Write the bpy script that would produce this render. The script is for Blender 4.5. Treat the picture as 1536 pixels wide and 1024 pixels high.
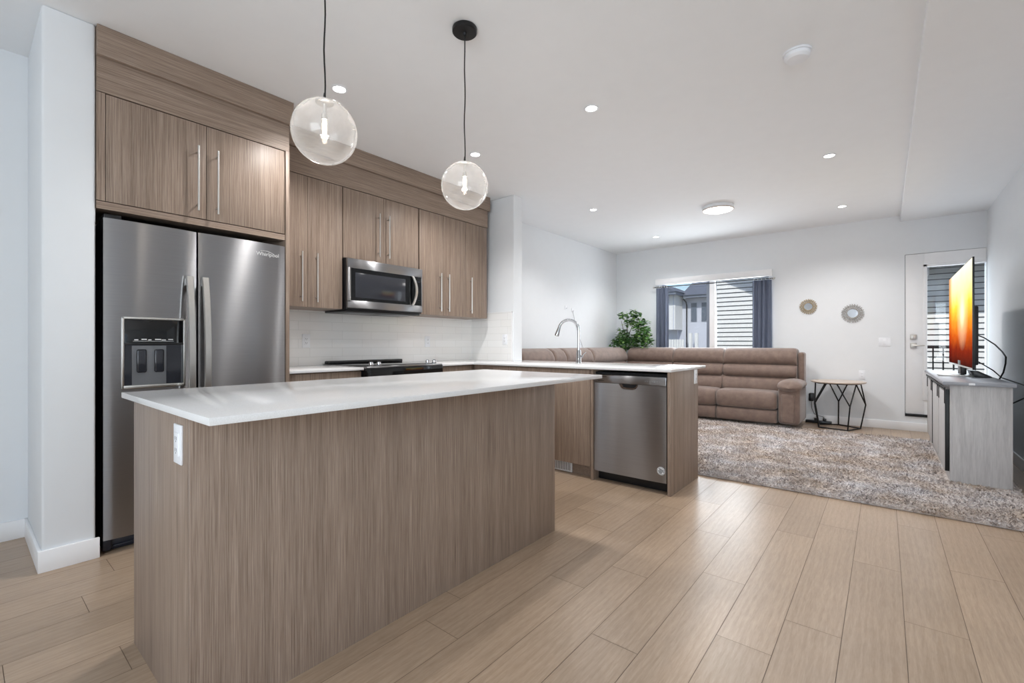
import bpy, bmesh, math, random
from mathutils import Vector, Matrix, noise as mnoise

PI = math.pi
SC = bpy.context.scene
COL = SC.collection
for o in list(bpy.data.objects):
    bpy.data.objects.remove(o)
random.seed(7)

# ------------------------------------------------------------------ camera
cam_d = bpy.data.cameras.new('camera')
cam_d.sensor_width = 36.0
cam_d.lens = 16.0
cam_d.shift_y = 3.5 / 1536
cam_d.clip_start = 0.05
cam_d.clip_end = 300
cam = bpy.data.objects.new('camera', cam_d)
COL.objects.link(cam)
cam.location = (0, 0, 1.10)
cam.rotation_euler = (PI / 2, 0, math.radians(39.31 - 90))
SC.camera = cam

# ------------------------------------------------------------------ world, sun, exposure
SC.view_settings.view_transform = 'Standard'
SC.view_settings.look = 'None'
SC.view_settings.exposure = 0.3
SC.view_settings.gamma = 1.0
SC.view_settings.use_curve_mapping = False
SC.cycles.use_denoising = True
SC.cycles.max_bounces = 12
SC.cycles.diffuse_bounces = 6
SC.cycles.glossy_bounces = 5
SC.cycles.transmission_bounces = 8
SC.cycles.transparent_max_bounces = 12
SC.cycles.sample_clamp_indirect = 6.0
SC.cycles.caustics_reflective = False
SC.cycles.caustics_refractive = False

world = bpy.data.worlds.new('sky_world')
SC.world = world
world.use_nodes = True
wn = world.node_tree.nodes
sky = wn.new('ShaderNodeTexSky')
sky.sky_type = 'NISHITA'
sky.sun_disc = False
sky.sun_elevation = math.radians(48)
sky.sun_rotation = math.radians(250)
sky.altitude = 300
wn['Background'].inputs['Strength'].default_value = 0.11
world.node_tree.links.new(sky.outputs[0], wn['Background'].inputs[0])

sun_d = bpy.data.lights.new('sun', 'SUN')
sun_d.energy = 2.7
sun_d.angle = math.radians(0.5)
sun_d.color = (1.0, 0.96, 0.9)
sun = bpy.data.objects.new('sun', sun_d)
COL.objects.link(sun)
sun.location = (-8, -4, 12)
sun.rotation_euler = Vector((0.62, 0.28, -0.76)).to_track_quat('-Z', 'Y').to_euler()


def area(name, loc, direction, sx, sy, power, color):
    d = bpy.data.lights.new(name, 'AREA')
    d.shape = 'RECTANGLE'
    d.size, d.size_y = sx, sy
    d.energy = power
    d.color = color
    o = bpy.data.objects.new(name, d)
    COL.objects.link(o)
    o.location = loc
    o.rotation_euler = Vector(direction).to_track_quat('-Z', 'Y').to_euler()
    return o


# fill lamps added at unseen openings behind the camera, then window and door daylight
area('rear_fill_light', (-2.93, -0.75, 1.45), (1, 0, 0.45), 2.9, 1.9, 118, (0.83, 0.92, 1.0))
area('side_fill_light', (-1.3, -2.33, 1.5), (0, 1, 0.05), 2.0, 1.9, 8, (0.9, 0.95, 1.0))
area('living_window_daylight', (7.80, 2.17, 1.5), (-1, 0, -0.12), 1.5, 1.2, 46, (0.9, 0.95, 1.0))
area('door_daylight', (7.86, -0.66, 1.3), (-1, 0.05, 0.05), 0.5, 1.5, 6, (0.84, 0.92, 1.0))


# ------------------------------------------------------------------ materials
def srgb(r, g, b):
    def c(v):
        v /= 255.0
        return v / 12.92 if v <= 0.04045 else ((v + 0.055) / 1.055) ** 2.4
    return (c(r), c(g), c(b), 1.0)


class Mat:
    def __init__(self, name):
        self.m = bpy.data.materials.new(name)
        self.m.use_nodes = True
        self.n = self.m.node_tree.nodes
        self.l = self.m.node_tree.links
        self.b = self.n['Principled BSDF']
        self.out = self.n['Material Output']

    def set(self, **k):
        for key, v in k.items():
            self.b.inputs[key.replace('_', ' ')].default_value = v
        return self

    def node(self, t, **props):
        nd = self.n.new(t)
        for k, v in props.items():
            setattr(nd, k, v)
        return nd

    def link(self, a, b):
        self.l.new(a, b)

    def coords(self, scale=(1, 1, 1)):
        tc = self.node('ShaderNodeTexCoord')
        mp = self.node('ShaderNodeMapping')
        mp.inputs['Scale'].default_value = scale
        self.link(tc.outputs['Object'], mp.inputs[0])
        return mp.outputs[0]

    def noise(self, vec, scale, detail=3, rough=0.5, distortion=0.0):
        nz = self.node('ShaderNodeTexNoise')
        nz.inputs['Scale'].default_value = scale
        nz.inputs['Detail'].default_value = detail
        nz.inputs['Roughness'].default_value = rough
        nz.inputs['Distortion'].default_value = distortion
        if vec is not None:
            self.link(vec, nz.inputs['Vector'])
        return nz.outputs[0]

    def ramp(self, fac, stops, interp='LINEAR'):
        r = self.node('ShaderNodeValToRGB')
        r.color_ramp.interpolation = interp
        e = r.color_ramp.elements
        e[0].position, e[0].color = stops[0]
        e[1].position, e[1].color = stops[-1]
        for p, c in stops[1:-1]:
            x = e.new(p)
            x.color = c
        self.link(fac, r.inputs[0])
        return r.outputs[0]

    def bump(self, h, strength, dist=0.01):
        b = self.node('ShaderNodeBump')
        b.inputs['Strength'].default_value = strength
        b.inputs['Distance'].default_value = dist
        self.link(h, b.inputs['Height'])
        self.link(b.outputs[0], self.b.inputs['Normal'])

    def mix(self, fac, a, b, mode='MIX'):
        mx = self.node('ShaderNodeMix', data_type='RGBA', blend_type=mode)
        for val, sock in ((fac, mx.inputs[0]), (a, mx.inputs[6]), (b, mx.inputs[7])):
            if hasattr(val, 'is_output'):
                self.link(val, sock)
            else:
                sock.default_value = val
        return mx.outputs[2]


def plain(name, col, rough=0.5, metal=0.0, spec=0.5, bump=None, var=0.035):
    m = Mat(name)
    m.set(Roughness=rough, Metallic=metal)
    m.b.inputs['Specular IOR Level'].default_value = spec
    v = m.coords()
    f = m.noise(v, 9.0, 2)
    lo = tuple(c * (1 - var) for c in col[:3]) + (1,)
    hi = tuple(min(1, c * (1 + var)) for c in col[:3]) + (1,)
    m.link(m.ramp(f, [(0.3, lo), (0.7, hi)]), m.b.inputs['Base Color'])
    if bump:
        m.bump(m.noise(v, bump[0], 2), bump[1], 0.004)
    return m.m


def laminate(name, scale, lo, mid, hi):
    m = Mat(name)
    m.set(Roughness=0.42)
    m.b.inputs['Specular IOR Level'].default_value = 0.35
    v = m.coords(scale)
    fine = m.noise(v, 330, 4, 0.7)
    broad = m.noise(v, 34, 3, 0.6)
    c1 = m.ramp(fine, [(0.3, lo), (0.5, mid), (0.68, hi)])
    c2 = m.ramp(broad, [(0.3, (0.36, 0.35, 0.34, 1)), (0.7, (0.62, 0.62, 0.62, 1))])
    m.link(m.mix(0.55, c1, c2, 'OVERLAY'), m.b.inputs['Base Color'])
    m.bump(fine, 0.12, 0.002)
    return m.m


LAM = (srgb(112, 95, 83), srgb(144, 126, 112), srgb(166, 149, 135))
M_LAMV = laminate('laminate_upright_grain', (1, 1, 0.012), *LAM)
M_LAMX = laminate('laminate_level_grain', (0.012, 1, 1), *LAM)

M_WALL = plain('wall_paint', srgb(229, 232, 235), 0.75, bump=(180, 0.03), var=0.006)
M_CEIL = plain('ceiling_paint', srgb(243, 245, 247), 0.85, bump=(140, 0.05), var=0.006)
M_TRIM = plain('trim_paint', srgb(240, 240, 241), 0.4, var=0.01)
M_DARKGAP = plain('dark_gap', srgb(16, 16, 18), 0.6)
M_WHITEPL = plain('white_plastic', srgb(236, 238, 242), 0.35)
M_BLACKM = plain('black_metal', srgb(22, 22, 24), 0.45, 0.3)
M_BLACKPL = plain('black_plastic', srgb(14, 14, 17), 0.35)
M_BLACKGL = plain('black_glass', srgb(10, 11, 13), 0.06)
M_OVENGL = plain('smoked_glass', srgb(44, 46, 52), 0.12)
M_NAVYSIDE = plain('fridge_case_paint', srgb(28, 31, 42), 0.4)
M_GREYPL = plain('grey_plastic', srgb(120, 122, 126), 0.3, 0.4)
M_CORD = plain('cord_rubber', srgb(30, 31, 34), 0.5)


def make_quartz():
    m = Mat('white_quartz')
    m.set(Roughness=0.12)
    v = m.coords()
    f = m.noise(v, 420, 2)
    g = m.noise(v, 3, 3)
    c = m.mix(0.3, m.ramp(f, [(0.35, srgb(214, 214, 214)), (0.6, srgb(228, 228, 228))]),
              m.ramp(g, [(0.3, srgb(218, 218, 218)), (0.7, srgb(230, 230, 230))]))
    m.link(c, m.b.inputs['Base Color'])
    return m.m


def steel(name, col, rough, aniso, grain):
    m = Mat(name)
    m.set(Metallic=1.0, Roughness=rough)
    m.b.inputs['Anisotropic'].default_value = aniso
    m.b.inputs['Anisotropic Rotation'].default_value = 0.25
    t = m.node('ShaderNodeTangent', direction_type='RADIAL', axis='Z')
    m.link(t.outputs[0], m.b.inputs['Tangent'])
    f = m.noise(m.coords(grain), 300, 3, 0.6)
    lo = tuple(c * 0.93 for c in col[:3]) + (1,)
    m.link(m.ramp(f, [(0.3, lo), (0.7, col)]), m.b.inputs['Base Color'])
    return m.m


M_QUARTZ = make_quartz()
M_STEEL = steel('brushed_steel', srgb(162, 162, 164), 0.28, 1.0, (0.01, 0.01, 1))
M_HANDLE = steel('satin_steel_handle', srgb(212, 210, 206), 0.34, 0.0, (1, 1, 0.05))
M_CHROME = steel('chrome', srgb(200, 202, 206), 0.1, 0.0, (1, 1, 1))


def make_floor():
    m = Mat('oak_planks')
    m.set(Roughness=0.31)
    m.b.inputs['Specular IOR Level'].default_value = 0.45
    geo = m.node('ShaderNodeNewGeometry')
    tc = m.node('ShaderNodeTexCoord')
    mul = m.node('ShaderNodeMath', operation='MULTIPLY')
    m.link(geo.outputs['Random Per Island'], mul.inputs[0])
    mul.inputs[1].default_value = 37.0
    cmb = m.node('ShaderNodeCombineXYZ')
    m.link(mul.outputs[0], cmb.inputs[0])
    m.link(mul.outputs[0], cmb.inputs[2])
    add = m.node('ShaderNodeVectorMath', operation='ADD')
    m.link(tc.outputs['Object'], add.inputs[0])
    m.link(cmb.outputs[0], add.inputs[1])
    mp = m.node('ShaderNodeMapping')
    mp.inputs['Scale'].default_value = (0.09, 1, 1)
    m.link(add.outputs[0], mp.inputs[0])
    fine = m.noise(mp.outputs[0], 170, 5, 0.7, 0.4)
    wave = m.node('ShaderNodeTexWave', wave_type='BANDS', bands_direction='Y')
    wave.inputs['Scale'].default_value = 11
    wave.inputs['Distortion'].default_value = 9
    wave.inputs['Detail'].default_value = 3
    wave.inputs['Detail Scale'].default_value = 1.6
    m.link(mp.outputs[0], wave.inputs['Vector'])
    cloud = m.noise(add.outputs[0], 3.2, 3)
    c1 = m.ramp(fine, [(0.25, srgb(152, 130, 108)), (0.55, srgb(170, 148, 126)), (0.8, srgb(182, 161, 140))])
    c2 = m.ramp(wave.outputs[0], [(0.1, srgb(150, 128, 107)), (0.9, srgb(178, 157, 136))])
    c3 = m.mix(0.2, c1, c2)
    tone = m.ramp(geo.outputs['Random Per Island'], [(0.0, (0.43, 0.425, 0.42, 1)), (1.0, (0.56, 0.56, 0.56, 1))])
    c4 = m.mix(0.55, c3, tone, 'OVERLAY')
    c5 = m.mix(0.35, c4, m.ramp(cloud, [(0.3, (0.42, 0.42, 0.42, 1)), (0.7, (0.58, 0.58, 0.58, 1))]), 'OVERLAY')
    m.link(c5, m.b.inputs['Base Color'])
    m.bump(fine, 0.08, 0.002)
    return m.m


M_FLOOR = make_floor()
M_SEAM = plain('plank_seam', srgb(112, 94, 78), 0.6)


def make_tile():
    m = Mat('white_subway_tile')
    m.set(Roughness=0.15)
    br = m.node('ShaderNodeTexBrick')
    br.offset = 0.33
    br.inputs['Color1'].default_value = srgb(240, 240, 239)
    br.inputs['Color2'].default_value = srgb(238, 237, 235)
    br.inputs['Mortar'].default_value = srgb(222, 222, 220)
    br.inputs['Scale'].default_value = 1.0
    br.inputs['Mortar Size'].default_value = 0.0016
    br.inputs['Brick Width'].default_value = 0.30
    br.inputs['Row Height'].default_value = 0.076
    tc = m.node('ShaderNodeTexCoord')
    sp = m.node('ShaderNodeSeparateXYZ')
    m.link(tc.outputs['Object'], sp.inputs[0])
    ad = m.node('ShaderNodeMath', operation='ADD')
    m.link(sp.outputs[0], ad.inputs[0])
    m.link(sp.outputs[1], ad.inputs[1])
    cb = m.node('ShaderNodeCombineXYZ')
    m.link(ad.outputs[0], cb.inputs[0])
    m.link(sp.outputs[2], cb.inputs[1])
    m.link(cb.outputs[0], br.inputs['Vector'])
    m.link(br.outputs['Color'], m.b.inputs['Base Color'])
    m.bump(br.outputs['Fac'], -0.35, 0.003)
    return m.m


M_TILE = make_tile()


def make_sofa():
    m = Mat('brown_suede')
    m.set(Roughness=0.75)
    m.b.inputs['Sheen Weight'].default_value = 0.35
    m.b.inputs['Sheen Roughness'].default_value = 0.5
    v = m.coords()
    f = m.noise(v, 14, 4, 0.6)
    g = m.noise(v, 350, 2)
    c = m.mix(0.25, m.ramp(f, [(0.3, srgb(101, 82, 73)), (0.7, srgb(128, 108, 97))]),
              m.ramp(g, [(0.3, srgb(94, 76, 68)), (0.7, srgb(136, 116, 105))]))
    m.link(c, m.b.inputs['Base Color'])
    m.bump(g, 0.15, 0.003)
    return m.m


def make_rug(name):
    m = Mat(name)
    m.set(Roughness=0.95)
    m.b.inputs['Specular IOR Level'].default_value = 0.1
    tc = m.node('ShaderNodeTexCoord')
    v = tc.outputs['Object']
    a = m.noise(v, 2.6, 4, 0.6)
    b = m.noise(v, 26, 4, 0.7)
    d = m.noise(v, 55, 3, 0.7)
    base = m.ramp(a, [(0.32, srgb(182, 168, 154)), (0.5, srgb(194, 186, 181)), (0.66, srgb(204, 201, 202))])
    c = m.mix(0.6, base, m.ramp(d, [(0.3, (0.38, 0.37, 0.37, 1)), (0.7, (0.62, 0.61, 0.61, 1))]), 'OVERLAY')
    dark = m.ramp(b, [(0.55, (0, 0, 0, 1)), (0.67, (0.7, 0.7, 0.7, 1))])
    c = m.mix(dark, c, srgb(84, 72, 72))
    m.link(c, m.b.inputs['Base Color'])
    return m.m


M_SOFA = make_sofa()
M_RUG = make_rug('shag_wool')


def make_greywood():
    m = Mat('whitewashed_wood')
    m.set(Roughness=0.5)
    v = m.coords((1, 1, 0.07))
    f = m.noise(v, 26, 5, 0.65, 0.6)
    g = m.noise(v, 160, 3, 0.6)
    c = m.mix(0.35, m.ramp(f, [(0.3, srgb(168, 167, 168)), (0.55, srgb(196, 194, 194)), (0.75, srgb(208, 206, 205))]),
              m.ramp(g, [(0.3, srgb(166, 164, 164)), (0.7, srgb(210, 208, 207))]))
    m.link(c, m.b.inputs['Base Color'])
    return m.m


M_GREYWOOD = make_greywood()
M_STANDTOP = plain('grey_stand_top', srgb(148, 151, 158), 0.35)


def make_tabletop():
    m = Mat('pale_oak_top')
    m.set(Roughness=0.35)
    v = m.coords((1, 0.1, 1))
    f = m.noise(v, 60, 4, 0.6)
    m.link(m.ramp(f, [(0.3, srgb(182, 166, 152)), (0.7, srgb(208, 194, 182))]), m.b.inputs['Base Color'])
    return m.m


M_TABLETOP = make_tabletop()


def make_leaf():
    m = Mat('ficus_leaf')
    m.set(Roughness=0.45)
    geo = m.node('ShaderNodeNewGeometry')
    c = m.ramp(geo.outputs['Random Per Island'],
               [(0.0, srgb(38, 72, 36)), (0.4, srgb(62, 104, 52)), (0.75, srgb(96, 146, 70)), (1.0, srgb(146, 178, 100))])
    m.link(c, m.b.inputs['Base Color'])
    return m.m


M_LEAF = make_leaf()
M_BARK = plain('bark', srgb(74, 58, 46), 0.8)
M_POT = plain('dark_pot', srgb(52, 50, 50), 0.5)


def make_curtain():
    m = Mat('slate_curtain')
    m.set(Roughness=0.85)
    v = m.coords((1, 1, 0.03))
    f = m.noise(v, 120, 3, 0.6)
    m.link(m.ramp(f, [(0.3, srgb(82, 91, 110)), (0.7, srgb(108, 116, 134))]), m.b.inputs['Base Color'])
    return m.m


M_CURTAIN = make_curtain()


def emit(name, col, strength):
    m = Mat(name)
    m.set(Roughness=0.4)
    m.b.inputs['Base Color'].default_value = (0.8, 0.8, 0.8, 1)
    m.b.inputs['Emission Color'].default_value = col
    m.b.inputs['Emission Strength'].default_value = strength
    return m.m


M_LENS = emit('downlight_lens', (1, 0.97, 0.93, 1), 14)
M_FLUSHLENS = emit('ceiling_lamp_lens', (1, 0.95, 0.88, 1), 5)
M_BULB = emit('capsule_bulb', (1, 0.82, 0.62, 1), 26)


def schlick(m, base=0.045):
    lw = m.node('ShaderNodeLayerWeight')
    lw.inputs[0].default_value = 0.5
    pw = m.node('ShaderNodeMath', operation='POWER')
    m.link(lw.outputs['Facing'], pw.inputs[0])
    pw.inputs[1].default_value = 5.0
    ma = m.node('ShaderNodeMath', operation='MULTIPLY_ADD')
    m.link(pw.outputs[0], ma.inputs[0])
    ma.inputs[1].default_value = 0.9
    ma.inputs[2].default_value = base
    return ma.outputs[0]


def make_pane(name, tint, haze):
    """thin pane: clear, with real mirror reflection by angle and a faint veil of dust"""
    m = Mat(name)
    n = m.n
    n.remove(m.b)
    tr = m.node('ShaderNodeBsdfTransparent')
    tr.inputs[0].default_value = tint
    gl = m.node('ShaderNodeBsdfGlossy')
    gl.inputs['Roughness'].default_value = 0.02
    df = m.node('ShaderNodeBsdfDiffuse')
    df.inputs[0].default_value = (0.9, 0.9, 0.9, 1)
    fr = schlick(m, 0.025)
    m1 = m.node('ShaderNodeMixShader')
    m1.inputs[0].default_value = haze
    m.link(tr.outputs[0], m1.inputs[1])
    m.link(df.outputs[0], m1.inputs[2])
    m2 = m.node('ShaderNodeMixShader')
    m.link(fr, m2.inputs[0])
    m.link(m1.outputs[0], m2.inputs[1])
    m.link(gl.outputs[0], m2.inputs[2])
    m.link(m2.outputs[0], m.out.inputs[0])
    return m.m


M_PANE = make_pane('window_pane', (0.97, 0.985, 0.99, 1), 0.01)


def make_globe():
    m = Mat('globe_glass')
    m.n.remove(m.b)
    tr = m.node('ShaderNodeBsdfTransparent')
    tr.inputs[0].default_value = (0.985, 0.985, 0.985, 1)
    gl = m.node('ShaderNodeBsdfGlossy')
    gl.inputs['Roughness'].default_value = 0.04
    df = m.node('ShaderNodeBsdfTranslucent')
    df.inputs[0].default_value = (0.95, 0.95, 0.95, 1)
    d2 = m.node('ShaderNodeBsdfDiffuse')
    d2.inputs[0].default_value = (0.94, 0.94, 0.94, 1)
    ds = m.node('ShaderNodeMixShader')
    m.link(df.outputs[0], ds.inputs[1])
    m.link(d2.outputs[0], ds.inputs[2])
    lw = m.node('ShaderNodeLayerWeight')
    lw.inputs[0].default_value = 0.5
    f = m.noise(m.coords(), 11, 4, 0.6)
    hz = m.ramp(f, [(0.3, (0.06, 0.06, 0.06, 1)), (0.75, (0.24, 0.24, 0.24, 1))])  # white haze and rim put into the glass for its bright reflections
    edge = m.node('ShaderNodeMath', operation='POWER')
    m.link(lw.outputs['Facing'], edge.inputs[0])
    edge.inputs[1].default_value = 3.0
    sm = m.node('ShaderNodeMath', operation='MULTIPLY_ADD')
    m.link(edge.outputs[0], sm.inputs[0])
    sm.inputs[1].default_value = 0.5
    m.link(hz, sm.inputs[2])
    m1 = m.node('ShaderNodeMixShader')
    m.link(sm.outputs[0], m1.inputs[0])
    m.link(tr.outputs[0], m1.inputs[1])
    m.link(ds.outputs[0], m1.inputs[2])
    fr = schlick(m)
    m2 = m.node('ShaderNodeMixShader')
    m.link(fr, m2.inputs[0])
    m.link(m1.outputs[0], m2.inputs[1])
    m.link(gl.outputs[0], m2.inputs[2])
    m.link(m2.outputs[0], m.out.inputs[0])
    return m.m


M_GLOBE = make_globe()


def make_screen():
    """the picture shown on the lit television: sunset over a dark tree line"""
    m = Mat('television_picture')
    m.set(Roughness=0.5)
    m.b.inputs['Base Color'].default_value = (0.01, 0.01, 0.01, 1)
    tc = m.node('ShaderNodeTexCoord')
    sp = m.node('ShaderNodeSeparateXYZ')
    m.link(tc.outputs['Generated'], sp.inputs[0])
    nz = m.noise(tc.outputs['Generated'], 7, 5, 0.7)
    wob = m.node('ShaderNodeMath', operation='MULTIPLY_ADD')
    m.link(nz, wob.inputs[0])
    wob.inputs[1].default_value = 0.16
    m.link(sp.outputs[2], wob.inputs[2])
    sub = m.node('ShaderNodeMath', operation='SUBTRACT')
    m.link(wob.outputs[0], sub.inputs[0])
    sub.inputs[1].default_value = 0.08
    col = m.ramp(sub.outputs[0], [(0.0, srgb(60, 12, 5)), (0.16, srgb(128, 34, 6)), (0.30, srgb(204, 88, 14)),
                                  (0.46, srgb(244, 152, 40)), (0.62, srgb(255, 214, 70)), (0.8, srgb(255, 246, 176)),
                                  (1.0, srgb(255, 252, 224))])
    # sun disc glow
    dx = m.node('ShaderNodeVectorMath', operation='SUBTRACT')
    m.link(tc.outputs['Generated'], dx.inputs[0])
    dx.inputs[1].default_value = (0.36, 0.5, 0.56)
    sc_ = m.node('ShaderNodeVectorMath', operation='MULTIPLY')
    m.link(dx.outputs[0], sc_.inputs[0])
    sc_.inputs[1].default_value = (1.7, 0, 1.0)
    ln = m.node('ShaderNodeVectorMath', operation='LENGTH')
    m.link(sc_.outputs[0], ln.inputs[0])
    glow = m.ramp(ln.outputs['Value'], [(0.06, (1, 1, 1, 1)), (0.2, (0.35, 0.35, 0.35, 1)), (0.42, (0, 0, 0, 1))])
    c = m.mix(glow, col, srgb(255, 250, 205))
    # far side of the picture is a darker orange band, tree line at the bottom
    side = m.ramp(sp.outputs[0], [(0.80, (0, 0, 0, 1)), (0.95, (0.75, 0.75, 0.75, 1))])
    c = m.mix(side, c, srgb(226, 128, 24), 'MULTIPLY')
    m.link(c, m.b.inputs['Emission Color'])
    m.b.inputs['Emission Strength'].default_value = 1.1
    m.b.inputs['Specular IOR Level'].default_value = 0.0
    return m.m


M_SCREEN = make_screen()
M_MIRROR = steel('mirror_glass', srgb(238, 240, 244), 0.02, 0.0, (1, 1, 1))
M_RINGGOLD = plain('antique_gold', srgb(176, 160, 134), 0.4, 0.3)
M_RINGSILV = plain('antique_silver', srgb(172, 168, 164), 0.4, 0.3)
M_SIDING = plain('white_lap_siding', srgb(226, 226, 224), 0.6)
M_SIDINGGAP = plain('siding_shadow_line', srgb(64, 68, 76), 0.8)
M_HOUSEGREY = plain('pale_house_wall', srgb(196, 200, 212), 0.7)
M_ROOF = plain('slate_roof', srgb(96, 102, 116), 0.8)
M_HOUSEGLASS = plain('far_window_glass', srgb(86, 96, 112), 0.15)
M_FASCIA = plain('grey_fascia', srgb(120, 128, 142), 0.6)
M_GROUND = plain('ground', srgb(140, 140, 136), 0.9)
M_DECK = plain('deck_boards', srgb(150, 148, 146), 0.8)
M_LABEL = plain('label_print', srgb(225, 225, 225), 0.4)
M_FAINT = plain('faint_print', srgb(176, 178, 182), 0.4)


# ------------------------------------------------------------------ mesh helpers
class MB:
    def __init__(self):
        self.bm = bmesh.new()

    def merge(self, b2):
        me = bpy.data.meshes.new('tmp')
        b2.to_mesh(me)
        b2.free()
        self.bm.from_mesh(me)
        bpy.data.meshes.remove(me)
        return self

    def box(self, x0, x1, y0, y1, z0, z1, bev=0.0, seg=2):
        b = bmesh.new()
        bmesh.ops.create_cube(b, size=1.0)
        for v in b.verts:
            v.co = Vector((x0 + (v.co.x + .5) * (x1 - x0), y0 + (v.co.y + .5) * (y1 - y0), z0 + (v.co.z + .5) * (z1 - z0)))
        if bev > 0:
            bmesh.ops.bevel(b, geom=list(b.edges), offset=bev, segments=seg, profile=0.5, affect='EDGES')
        return self.merge(b)

    def prism(self, pts, axis, lo, hi, bev=0.0):
        b = bmesh.new()

        def mk(p, h):
            if axis == 'z':
                return (p[0], p[1], h)
            if axis == 'y':
                return (p[0], h, p[1])
            return (h, p[0], p[1])
        a = [b.verts.new(mk(p, lo)) for p in pts]
        c = [b.verts.new(mk(p, hi)) for p in pts]
        n = len(pts)
        b.faces.new(a[::-1])
        b.faces.new(c)
        for i in range(n):
            j = (i + 1) % n
            b.faces.new((a[i], a[j], c[j], c[i]))
        bmesh.ops.recalc_face_normals(b, faces=b.faces)
        if bev > 0:
            bmesh.ops.bevel(b, geom=list(b.edges), offset=bev, segments=2, profile=0.5, affect='EDGES')
        return self.merge(b)

    def tube(self, pts, r, seg=10, closed=False, caps=True):
        b = bmesh.new()
        P = [Vector(p) for p in pts]
        n = len(P)
        rr = r if isinstance(r, (list, tuple)) else [r] * n
        rings = []
        up = None
        for i in range(n):
            if closed:
                t = (P[(i + 1) % n] - P[i - 1]).normalized()
            else:
                t = (P[min(i + 1, n - 1)] - P[max(i - 1, 0)]).normalized()
            if up is None:
                up = Vector((0, 0, 1)) if abs(t.z) < 0.9 else Vector((1, 0, 0))
            s = t.cross(up)
            s.normalize()
            up = s.cross(t).normalized()
            rings.append([b.verts.new(P[i] + rr[i] * (math.cos(2 * PI * k / seg) * s + math.sin(2 * PI * k / seg) * up))
                          for k in range(seg)])
        for i in range(n if closed else n - 1):
            A, B = rings[i], rings[(i + 1) % n]
            for k in range(seg):
                b.faces.new((A[k], A[(k + 1) % seg], B[(k + 1) % seg], B[k]))
        if caps and not closed:
            b.faces.new(rings[0][::-1])
            b.faces.new(rings[-1])
        bmesh.ops.recalc_face_normals(b, faces=b.faces)
        return self.merge(b)

    def lathe(self, prof, c, seg=32, axis='z'):
        """prof: list of (radius, height along axis)"""
        b = bmesh.new()
        rings = []
        for r, h in prof:
            ring = []
            for k in range(1 if r < 1e-6 else seg):
                a = 2 * PI * k / seg
                u, w = r * math.cos(a), r * math.sin(a)
                if axis == 'z':
                    p = (c[0] + u, c[1] + w, c[2] + h)
                elif axis == 'y':
                    p = (c[0] + u, c[1] + h, c[2] + w)
                else:
                    p = (c[0] + h, c[1] + u, c[2] + w)
                ring.append(b.verts.new(p))
            rings.append(ring)
        for A, B in zip(rings, rings[1:]):
            if len(A) == 1 and len(B) == 1:
                continue
            for k in range(seg):
                if len(A) == 1:
                    b.faces.new((A[0], B[k], B[(k + 1) % seg]))
                elif len(B) == 1:
                    b.faces.new((A[k], A[(k + 1) % seg], B[0]))
                else:
                    b.faces.new((A[k], A[(k + 1) % seg], B[(k + 1) % seg], B[k]))
        bmesh.ops.recalc_face_normals(b, faces=b.faces)
        return self.merge(b)

    def grid(self, rows, closed_u=False):
        """rows of points -> quads"""
        b = bmesh.new()
        vs = [[b.verts.new(p) for p in r] for r in rows]
        for A, B in zip(vs, vs[1:]):
            n = len(A)
            for k in range(n if closed_u else n - 1):
                b.faces.new((A[k], A[(k + 1) % n], B[(k + 1) % n], B[k]))
        bmesh.ops.recalc_face_normals(b, faces=b.faces)
        return self.merge(b)

    def quad(self, *pts):
        self.bm.faces.new([self.bm.verts.new(p) for p in pts])
        return self

    def rot(self, angle, axis, center):
        bmesh.ops.rotate(self.bm, verts=self.bm.verts, cent=center, matrix=Matrix.Rotation(angle, 3, axis))
        return self


OFF = {}


def link(name, mb, m, parent=None, origin=None, smooth=35):
    me = bpy.data.meshes.new(name)
    bm = mb.bm
    off = OFF.get(parent, Vector((0, 0, 0))) if parent is not None else Vector(origin or (0, 0, 0))
    for v in bm.verts:
        v.co -= off
    bm.to_mesh(me)
    bm.free()
    me.materials.append(m)
    if smooth:
        me.polygons.foreach_set('use_smooth', [True] * len(me.polygons))
        me.set_sharp_from_angle(angle=math.radians(smooth))
    o = bpy.data.objects.new(name, me)
    COL.objects.link(o)
    if parent is not None:
        o.parent = parent
        OFF[o] = off
    else:
        o.location = off
        OFF[o] = off
    return o


def tag(o, label, cat, group=None):
    o['label'] = label
    o['category'] = cat
    if group:
        o['group'] = group
    return o


def thing(name, label, cat, loc, group=None):
    o = bpy.data.objects.new(name, None)
    COL.objects.link(o)
    o.location = loc
    o.empty_display_size = 0.1
    OFF[o] = Vector(loc)
    return tag(o, label, cat, group)


def single(name, mb, m, label, cat, origin, group=None, smooth=35):
    return tag(link(name, mb, m, None, origin, smooth), label, cat, group)


def struct(name, mb, m, parent=None, smooth=35):
    o = link(name, mb, m, parent, None, smooth)
    if parent is None:
        o['kind'] = 'structure'
    return o


def text_mesh(body, size, m, name, parent, loc, right, up, depth=0.0006):
    cu = bpy.data.curves.new('txt', 'FONT')
    cu.body = body
    cu.size = size
    cu.align_x = 'CENTER'
    cu.align_y = 'CENTER'
    cu.extrude = depth
    cu.resolution_u = 3
    ob = bpy.data.objects.new('txt', cu)
    COL.objects.link(ob)
    dg = bpy.context.evaluated_depsgraph_get()
    me = bpy.data.meshes.new_from_object(ob.evaluated_get(dg))
    bpy.data.objects.remove(ob)
    r, u = Vector(right), Vector(up)
    nrm = r.cross(u)
    off = OFF[parent]
    for v in me.vertices:
        c = v.co.copy()
        v.co = Vector(loc) + c.x * r + c.y * u + c.z * nrm - off
    me.name = name
    me.materials.clear()
    me.materials.append(m)
    o = bpy.data.objects.new(name, me)
    COL.objects.link(o)
    o.parent = parent
    OFF[o] = off
    return o


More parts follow.
